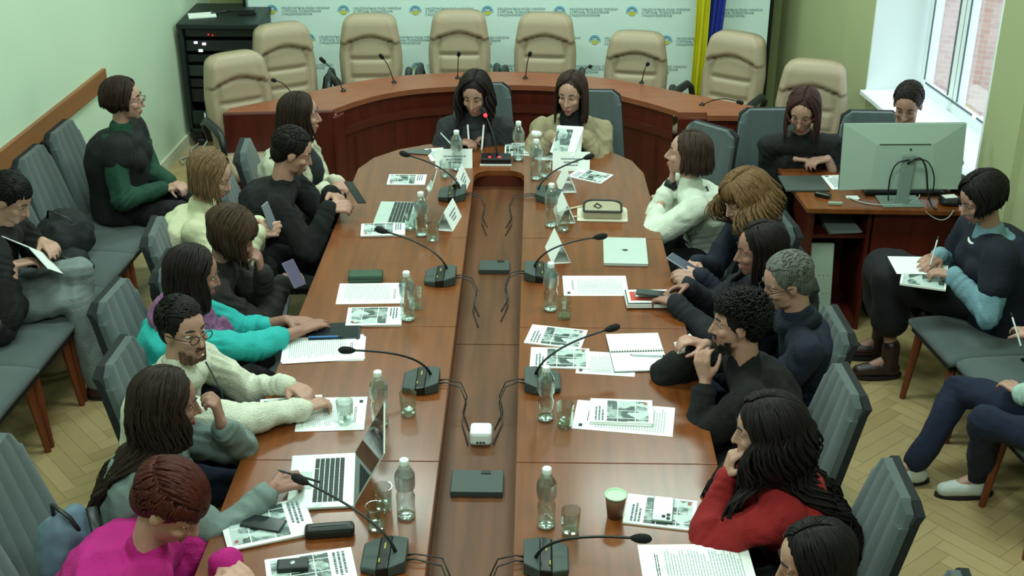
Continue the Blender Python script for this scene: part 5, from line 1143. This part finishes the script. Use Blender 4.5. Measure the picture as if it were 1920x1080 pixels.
# gooseneck microphones ------------------------------------------------
def mic(base, root, tip, face, lb, ztip=.96, lit=False, cable=True, zb=.75):
    b = at(*base, zb + .02); rt_ = at(*root, zb + .05); tp = at(*tip, ztip)
    r = empty('table_microphone', (b.x, b.y, zb + .0002), 0, lb, 'microphone', None if lit else 'gooseneck microphones on the conference table', world=True)
    sg = face
    def poly(w, d, rc, x0=0):
        pts = []
        for cx, cy, a0 in ((1, 1, 0), (-1, 1, 90), (-1, -1, 180), (1, -1, 270)):
            for k in range(4): a = R(a0 + 30 * k); pts.append((b.x + x0 + cx * (w / 2 - rc) + rc * math.cos(a), b.y + cy * (d / 2 - rc) + rc * math.sin(a)))
        return pts
    def slope(m, P, z0, hin, hout):
        n = len(P); top = [(x, y, zb + (hin if (x - b.x) * sg < 0 else hout)) for x, y in P]
        m.add([(x, y, zb + z0) for x, y in P] + top, [tuple(range(n - 1, -1, -1)), tuple(range(n, 2 * n))] + [(i, (i + 1) % n, n + (i + 1) % n, n + i) for i in range(n)])
    W_, D_ = (.145, .175) if not lit else (.17, .10)
    m = MB()
    xs = [(-.5, -.12, M_MIC), (-.12, .12, M_MICB), (.12, .5, M_MIC)]
    hz = lambda t: .048 - .026 * (t * sg + .5)
    def part(t0, t1, mt, nm, grow=0):
        m = MB(); x0, x1 = b.x + t0 * W_, b.x + t1 * W_; y0, y1 = b.y - D_ / 2 + (.02 if abs(t0) == .5 or abs(t1) == .5 else .006), b.y + D_ / 2 - (.02 if abs(t0) == .5 or abs(t1) == .5 else .006)
        ya, yb = b.y - D_ / 2, b.y + D_ / 2; h0, h1 = hz(t0) + grow, hz(t1) + grow
        if abs(t0) == .5: P = [(x0, ya + .025), (x1, ya), (x1, yb), (x0, yb - .025)]
        elif abs(t1) == .5: P = [(x0, ya), (x1, ya + .025), (x1, yb - .025), (x0, yb)]
        else: P = [(x0, ya), (x1, ya), (x1, yb), (x0, yb)]
        hs = [h0, h1, h1, h0]
        m.add([(x, y, zb + .0008) for x, y in P] + [(x, y, zb + h) for (x, y), h in zip(P, hs)], [(3, 2, 1, 0), (4, 5, 6, 7), (0, 1, 5, 4), (1, 2, 6, 5), (2, 3, 7, 6), (3, 0, 4, 7)])
        return obj(nm, m, mt, r, bevel=.005)
    if not lit:
        part(-.5, -.13, M_MIC, 'base'); part(.13, .5, M_MIC, 'button_panel'); d_ = part(-.128, .128, M_MICB, 'display', .001)
        m = MB(); m.box((b.x + .0 * sg, b.y + .03, zb + .037), (.005, .03, .002)); m.box((b.x + .012 * sg, b.y - .045, zb + .037), (.004, .02, .002)); obj('marking', m, mat('yellow marking', 'a8a02a', .5), d_, off=r.location)
    else:
        m = MB(); m.box((b.x, b.y, zb + .02), (W_, D_, .038)); d_ = obj('base', m, M_MICB, r, bevel=.005)
        m = MB(); m.box((b.x, b.y - D_ / 2 - .004, zb + .004), (W_ + .01, .012, .006)); obj('front_lip', m, M_WHITE, d_, off=r.location)
        m = MB(); m.box((b.x - .035, b.y - .02, zb + .040), (.014, .012, .002)); m.box((b.x + .02, b.y - .02, zb + .040), (.02, .012, .002)); obj('button_light', m, mat('red button light', 'ff3040', .4, emit=('ff2030', 3)), d_, off=r.location)
    root_p = Vector((rt_.x, rt_.y, zb + .035)); c1 = root_p + Vector((0, 0, .10)) + (tp - root_p) * .10; P = []
    for k in range(17):
        t = k / 16; P.append(root_p * (1 - t) ** 2 + c1 * 2 * t * (1 - t) + tp * t * t)
    m = MB(); m.tube(P, [.0075 - .003 * min(1, k / 3) for k in range(17)], 8); obj('gooseneck', m, M_MICB, r, smooth=True)
    dv = (P[-1] - P[-3]).normalized(); m = MB(); m.tube([tp - dv * .012, tp, tp + dv * .015, tp + dv * .035, tp + dv * .048, tp + dv * .054], [.006, .012, .0155, .0155, .011, .003], 12); obj('windscreen', m, mat('foam black', '0d0e10', .95), r, smooth=True)
    if lit: m = MB(); m.cap(tp - dv * .012, tp - dv * .002, .0105, n=12); obj('light_ring', m, mat('red ring light', 'ff2030', .4, emit=('ff1828', 4)), r)
    if cable:
        e = Vector((b.x - sg * (W_ / 2 - .004), b.y, zb + .012)); ce = -sg
        for dy in (-.012, .014):
            ex = IL + .03 if sg < 0 else IR - .03
            m = MB(); m.tube([e + Vector((0, dy, 0)), e + Vector((ce * .03, dy, .006)), Vector((ex + ce * .02, b.y + dy * 1.5 - .01, zb + .004)), Vector((ex + ce * .045, b.y - .05 + dy * 2, zb - .04)), Vector((ex + ce * .03, b.y - .10 + dy * 3, .656)), Vector((ex + ce * .06, b.y - .24 + dy * 4, .655))], .0028, 6); obj('cable', m, M_MICB, r, smooth=True)
mic((848, 362), (862, 350), (765, 291), -1, 'microphone on the left half farthest from the camera, beside the name cards', ztip=.93)
mic((826, 517), (838, 500), (722, 434), -1, 'microphone on the left half reaching over the booklet by the small laptop', ztip=.93)
mic((790, 713), (808, 698), (660, 657), -1, 'microphone between the lone bottle and the trough on the left half', ztip=.94)
mic((721, 1042), (742, 1030), (572, 904), -1, 'microphone nearest the camera on the left half, reaching over the laptop', ztip=.95)
mic((1030, 364), (1008, 354), (1098, 296), 1, 'microphone farthest from the camera on the right half', ztip=.93)
mic((1012, 509), (1002, 496), (1118, 445), 1, 'microphone on the right half pointing over the silver laptop', ztip=.93)
mic((1017, 713), (1004, 697), (1140, 618), 1, 'microphone on the right half behind a bottle, pointing at the spiral notebook', ztip=.93)
mic((1024, 1046), (1004, 1040), (1190, 1009), 1, 'microphone nearest the camera on the right half, its neck nearly level', ztip=.92)
mic((930, 298), (932, 288), (909, 214), 1, 'lit microphone with a red ring before the dark haired woman', ztip=.99, lit=True, cable=False)
# small gooseneck mics on the presidium desk
SM = None
for bx, by, tx, ty, lb in ((553, 184, 515, 151, 'thin microphone on the left wing of the presidium desk'), (644, 171, 608, 116, 'thin microphone between the second and third beige chairs'), (739, 155, 717, 108, 'thin microphone before the third beige chair'),
                       (858, 147, 860, 103, 'thin microphone behind the dark curly haired woman'), (985, 147, 993, 103, 'thin microphone before the fifth beige chair'), (1090, 150, 1106, 125, 'thin microphone right of the blazer woman\'s head'),
                       (1203, 156, 1214, 121, 'thin microphone before the lowered beige chair'), (1316, 197, 1384, 191, 'thin microphone bent low on the right wing of the desk')):
    b = at(bx, by, .75); dz = .21 if ty < 185 else .10; t_ = at(tx, ty, .75 + dz)
    r = empty('desk_microphone', (b.x, b.y, .7502), 0, lb, 'microphone', 'thin gooseneck microphones on the presidium desk', world=True)
    m = MB(); m.lathe((b.x, b.y, .7505), [(.018, 0), (.018, .006), (.008, .012), (.006, .02)], 12); obj('socket', m, M_MICB, r, smooth=True)
    P = [b.lerp(t_, k / 8) + Vector((0, 0, .03 * math.sin(math.pi * k / 8))) for k in range(9)]; m = MB(); m.tube(P, .0035, 6); obj('gooseneck', m, M_MICB, r, smooth=True)
    dv = (P[-1] - P[-3]).normalized(); m = MB(); m.cap(t_, t_ + dv * .03, .013, n=10); obj('windscreen', m, mat('foam black', '0d0e10', .95), r, smooth=True)

# ================================================================= SIDE DESK
sd = empty('side_desk', (1.86, 6.6, 0), 0, 'reddish brown side desk with an open shelf pedestal under the big monitor', 'desk', world=True)
x0, x1, y0, y1 = 1.44, 2.30, 6.36, 6.95
mb = MB(); mb.prism([(x0, y0), (x1, y0 - .02), (x1 - .03, y1 - .02), (x0 - .06, y1)], .722, .75); obj('worktop', mb, M_TOP, sd, bevel=.003)
px0, px1 = 1.475, 1.80
mb = MB()
for x in (px0, px1 - .02): mb.box((x + .01, 6.66, .36), (.02, .48, .72))
mb.box(((px0 + px1) / 2, 6.89, .36), (px1 - px0, .02, .72)); mb.box(((px0 + px1) / 2, 6.66, .03), (px1 - px0 - .04, .46, .06)); mb.box(((px0 + px1) / 2, 6.66, .56), (px1 - px0 - .04, .46, .02))
obj('pedestal', mb, M_DESKF, sd)
mb = MB(); mb.box(((px1 + x1) / 2 - .01, 6.42, .56), (x1 - px1 - .04, .02, .32)); obj('front_panel', mb, M_DESKF, sd)
mb = MB(); mb.box((x1 - .04, 6.64, .36), (.02, .5, .72)); obj('side_panel', mb, M_DESKF, sd)
r = empty('paper_stack', (1.66, 6.55, .571), R(4), 'thin stack of papers inside the open shelf of the side desk', 'paper')
mb = MB()
for k in range(4): mb.box((random.uniform(-.01, .01), random.uniform(-.01, .01), .003 + k * .006), (.17, .24, .005), random.uniform(-.06, .06))
obj('sheets', mb, mat('greyish paper', '8f9c9a', .8), r)
ps = empty('socket_strip', (1.565, 6.42, .06), 0, 'upright pale strip of power sockets leaning in the side desk pedestal', 'socket strip')
Mt = Matrix.Rotation(R(-12), 3, 'X'); mb = MB(); mb.box((0, 0, .22), (.125, .03, .46), M=Mt); obj('housing', mb, mat('pale socket plastic', '9fb0a2', .5), ps, bevel=.006)
for zz in (.07, .17, .27):
    mb = MB()
    for xx in (-.036, -.012, .012, .036): mb.ell(Mt @ Vector((xx, -.016, zz - .2 + 0.0)) + Vector((0, 0, .2)), (.0055, .004, .0055), None, 8, 6)
    mb.box(Mt @ Vector((0, -.0155, zz - .2)) + Vector((0, 0, .2)), (.08, .002, .004), M=Mt); obj('socket', mb, M_MICB, ps)
# monitor seen from behind
mo = empty('monitor', (1.955, 6.46, .7502), R(2), 'large pale green monitor seen from behind on the side desk', 'monitor')
M_MON = mat('pale monitor shell', '9db0a4', .4); MW, MH = .645, .355; T_ = Matrix.Rotation(R(-9), 3, 'X'); mc = Vector((-.01, .06, .235))
mb = MB(); mb.box(mc + T_ @ Vector((0, .012, 0)), (MW, .016, MH), M=T_); obj('screen_bezel', mb, M_BLACKP, mo, bevel=.002)
mb = MB(); F_ = [(-MW / 2, -MH / 2), (MW / 2, -MH / 2), (MW / 2, MH / 2), (-MW / 2, MH / 2)]; G_ = [(-.17, -MH / 2 + .01), (.17, -MH / 2 + .01), (.15, .07), (-.15, .07)]
mb.add([mc + T_ @ Vector((x, .004, z)) for x, z in F_] + [mc + T_ @ Vector((x, -.012, z)) for x, z in F_] + [mc + T_ @ Vector((x, -.038, z)) for x, z in G_],
       [(0, 3, 2, 1)] + [(i, (i + 1) % 4, 4 + (i + 1) % 4, 4 + i) for i in range(4)] + [(4 + i, 4 + (i + 1) % 4, 8 + (i + 1) % 4, 8 + i) for i in range(4)] + [(8, 9, 10, 11)])
obj('shell', mb, M_MON, mo)
mb = MB(); mb.box(mc + T_ @ Vector((.0, -.0375, .0715)), (.27, .006, .004), M=T_); mb.ell(mc + T_ @ Vector((.03, -.042, .045)), (.006, .004, .006)); obj('vent_slot', mb, M_MICB, mo)
mb = MB(); mb.add([Vector((x, y, z)) for x, y, z in ((-.045, -.05, 0), (.02, -.05, 0), (.02, -.03, 0), (-.045, -.03, 0), (-.02, .0, .26), (.045, .0, .26), (.045, .02, .26), (-.02, .02, .26))], [(3, 2, 1, 0), (4, 5, 6, 7), (0, 1, 5, 4), (1, 2, 6, 5), (2, 3, 7, 6), (3, 0, 4, 7)])
mb.box((-.01, .0, .004), (.22, .16, .008)); obj('stand', mb, mat('grey green stand', '74857c', .4), mo, bevel=.004)
for P, rad, c, nm in (([(.0, -.01, .22), (.06, -.02, .27), (.10, -.03, .20), (.11, -.06, .08), (.13, -.09, .012), (.15, -.12, .006)], .005, M_MICB, 'cable'), ([(.03, -.01, .24), (.10, -.02, .25), (.15, -.03, .16), (.15, -.03, .05), (.14, .0, .01)], .0035, M_MICB, 'cable'),
                  ([(.01, -.005, .24), (-.06, -.01, .23), (-.085, -.015, .15), (-.08, -.01, .05), (-.07, .0, .01)], .004, M_MICB, 'cable')):
    mb = MB(); Q = []
    for i in range(len(P) - 1):
        for k in range(4): Q.append(Vector(P[i]).lerp(Vector(P[i + 1]), k / 4))
    Q.append(Vector(P[-1]))
    for _ in range(3): Q = [Q[0]] + [(Q[i - 1] + Q[i] * 2 + Q[i + 1]) / 4 for i in range(1, len(Q) - 1)] + [Q[-1]]
    mb.tube(Q, rad, 6); obj(nm, mb, c, mo, smooth=True)
def wire(P, rad, m, lb, cat='cable', nm='cable'):
    P = [Vector(p) for p in P]; Q = []
    for i in range(len(P) - 1):
        for k in range(5): Q.append(P[i].lerp(P[i + 1], k / 5))
    Q.append(P[-1])
    for _ in range(6): Q = [Q[0]] + [(Q[i - 1] + Q[i] * 2 + Q[i + 1]) / 4 for i in range(1, len(Q) - 1)] + [Q[-1]]
    mb = MB(); mb.tube(Q, rad, 6); return tag(obj(nm, mb, m, smooth=True), lb, cat)
MC_ = mat('pale cable', 'aab4b0', .5)
a = [at(1590, 370, .755), at(1620, 382, .755), at(1680, 386, .757), at(1715, 378, .757), at(1728, 366, .757), at(1714, 345, .757)]
wire(a, .0035, MC_, 'pale grey cable curving across the side desk in front of the monitor stand')
a = [at(1735, 395, .757), at(1745, 405, .72) , at(1765, 413, .70), at(1780, 405, .72), at(1787, 392, .757)]
wire([v + Vector((0, -.012, 0)) for v in a], .0028, MC_, 'thin white cable looping over the front edge of the side desk')
p = at(1510, 346, .75); m = MB(); m.box((0, 0, .006), (.24, .22, .012)); tag(obj('folder', m, mat('dark olive folder', '3f4640', .6), loc=(p.x - .01, p.y, TZ), rz=R(2), bevel=.003), 'dark olive folder on the left corner of the side desk', 'folder')
sheet(1562, 341, 6, 'white papers with a table on the side desk before the red haired woman', w=.17, h=.20, seed=12, stack=3, group='papers on the side desk', P=Vector((1.70, 6.74, 0)))
p = at(1543, 366, .76); m = MB(); m.box((0, 0, .012), (.085, .04, .024)); tag(obj('adapter', m, M_MICB, loc=(p.x, p.y, TZ), rz=R(-35), bevel=.006), 'black adapter beside the olive folder on the side desk', 'adapter')
p = at(1566, 384, .75); m = MB(); m.box((0, 0, .008), (.075, .022, .016)); tag(obj('remote', m, mat('pale olive plastic', '8d9a86', .5), loc=(p.x, p.y, TZ), rz=R(-4), bevel=.004), 'small pale remote at the front edge of the side desk', 'remote')
p = at(1598, 371, .75); m = MB(); m.box((0, 0, .003), (.065, .035, .005), .3); m.box((.012, -.012, .006), (.05, .03, .002), -.3); tag(obj('cards', m, M_WHITE, loc=(p.x, p.y, TZ), rz=R(-15)), 'small white cards on the side desk left of the monitor stand', 'paper')
r = empty('keyboard', (1.99, 6.62, TZ), R(1), 'dark keyboard behind the monitor stand on the side desk', 'keyboard'); m = MB(); m.box((0, 0, .012), (.42, .15, .022)); obj('base', m, M_BLACKP, r, bevel=.004); m = MB()
for a in range(5):
    for b in range(14): m.box((-.19 + b * .029, -.055 + a * .027, .0255), (.025, .022, .005))
obj('keys', m, M_KEY, r)
r = empty('webcam', (2.20, 6.44, TZ), R(0), 'black gadget with a white tag at the right end of the side desk', 'gadget'); m = MB(); m.box((0, 0, .02), (.10, .07, .04)); m.cap((-.03, -.03, .02), (.03, -.035, .02), .018); obj('body', m, M_BLACKP, r, bevel=.01); m = MB(); m.box((0, .0, .042), (.07, .045, .004), .2); obj('tag', m, M_WHITE, r)
# ================================================================= BAGS
def bag(name, loc, dims, m_, lb, seed, extra=None):
    r = empty(name, loc, 0, lb, 'bag', None, world=True); b = MB(); x, y, z = loc
    for i in range(5):
        rr = random.Random(seed * 7 + i); b.ell((x + rr.uniform(-.25, .25) * dims[0], y + rr.uniform(-.3, .3) * dims[1], z + dims[2] * rr.uniform(.4, .55)), (dims[0] * .38, dims[1] * .38, dims[2] * .42))
    me = voxel(b, 'bag_body', .012, 3, [m_], r.location); folds(me, .012, 12, seed); obj('bag_body', me, None, r, off=r.location)
    m = MB(); m.tube([(x - dims[0] * .3, y - .02, z + dims[2] * .7), (x - dims[0] * .2, y - .06, z + dims[2] * 1.05), (x + dims[0] * .1, y - .08, z + dims[2] * .95), (x + dims[0] * .3, y - .05, z + dims[2] * .6)], .008, 6, .5); obj('strap', m, M_BLACKP, r, smooth=True); return r
MBK = mat('black bag fabric', '14181a', .8, bump=.3, bscale=90)
bag('black_backpack', (xl(6.3) + .36, 6.32, .455), (.34, .32, .28), MBK, 'black backpack on a grey wall chair between the two people by the left wall', 1)
bag('black_jacket', (xl(6.1) + .44, 6.11, .455), (.22, .18, .13), MBK, 'folded black jacket beside the person in grey trousers', 2)
bag('dark_handbag', (xl(5.35) + .32, 5.42, .455), (.28, .28, .22), mat('plum black leather', '1b1418', .5), 'dark handbag on the wall chair next to the person in grey trousers', 3)
r = bag('striped_bag', (-1.52, 3.52, .50), (.20, .20, .38), mat('blue grey bag', '5b6f80', .7, var=.3, scale=9), 'black and pale blue bag hanging at the lower left chair', 4)
m = MB(); m.tube([(-1.46, 3.37, .50), (-1.42, 3.37, .62), (-1.41, 3.43, .78), (-1.45, 3.50, .86)], .022, 8, .4); m.tube([(-1.55, 3.42, .60), (-1.47, 3.37, .66), (-1.38, 3.42, .66)], .016, 8, .4); obj('black_band', m, M_BLACKP, r, smooth=True)
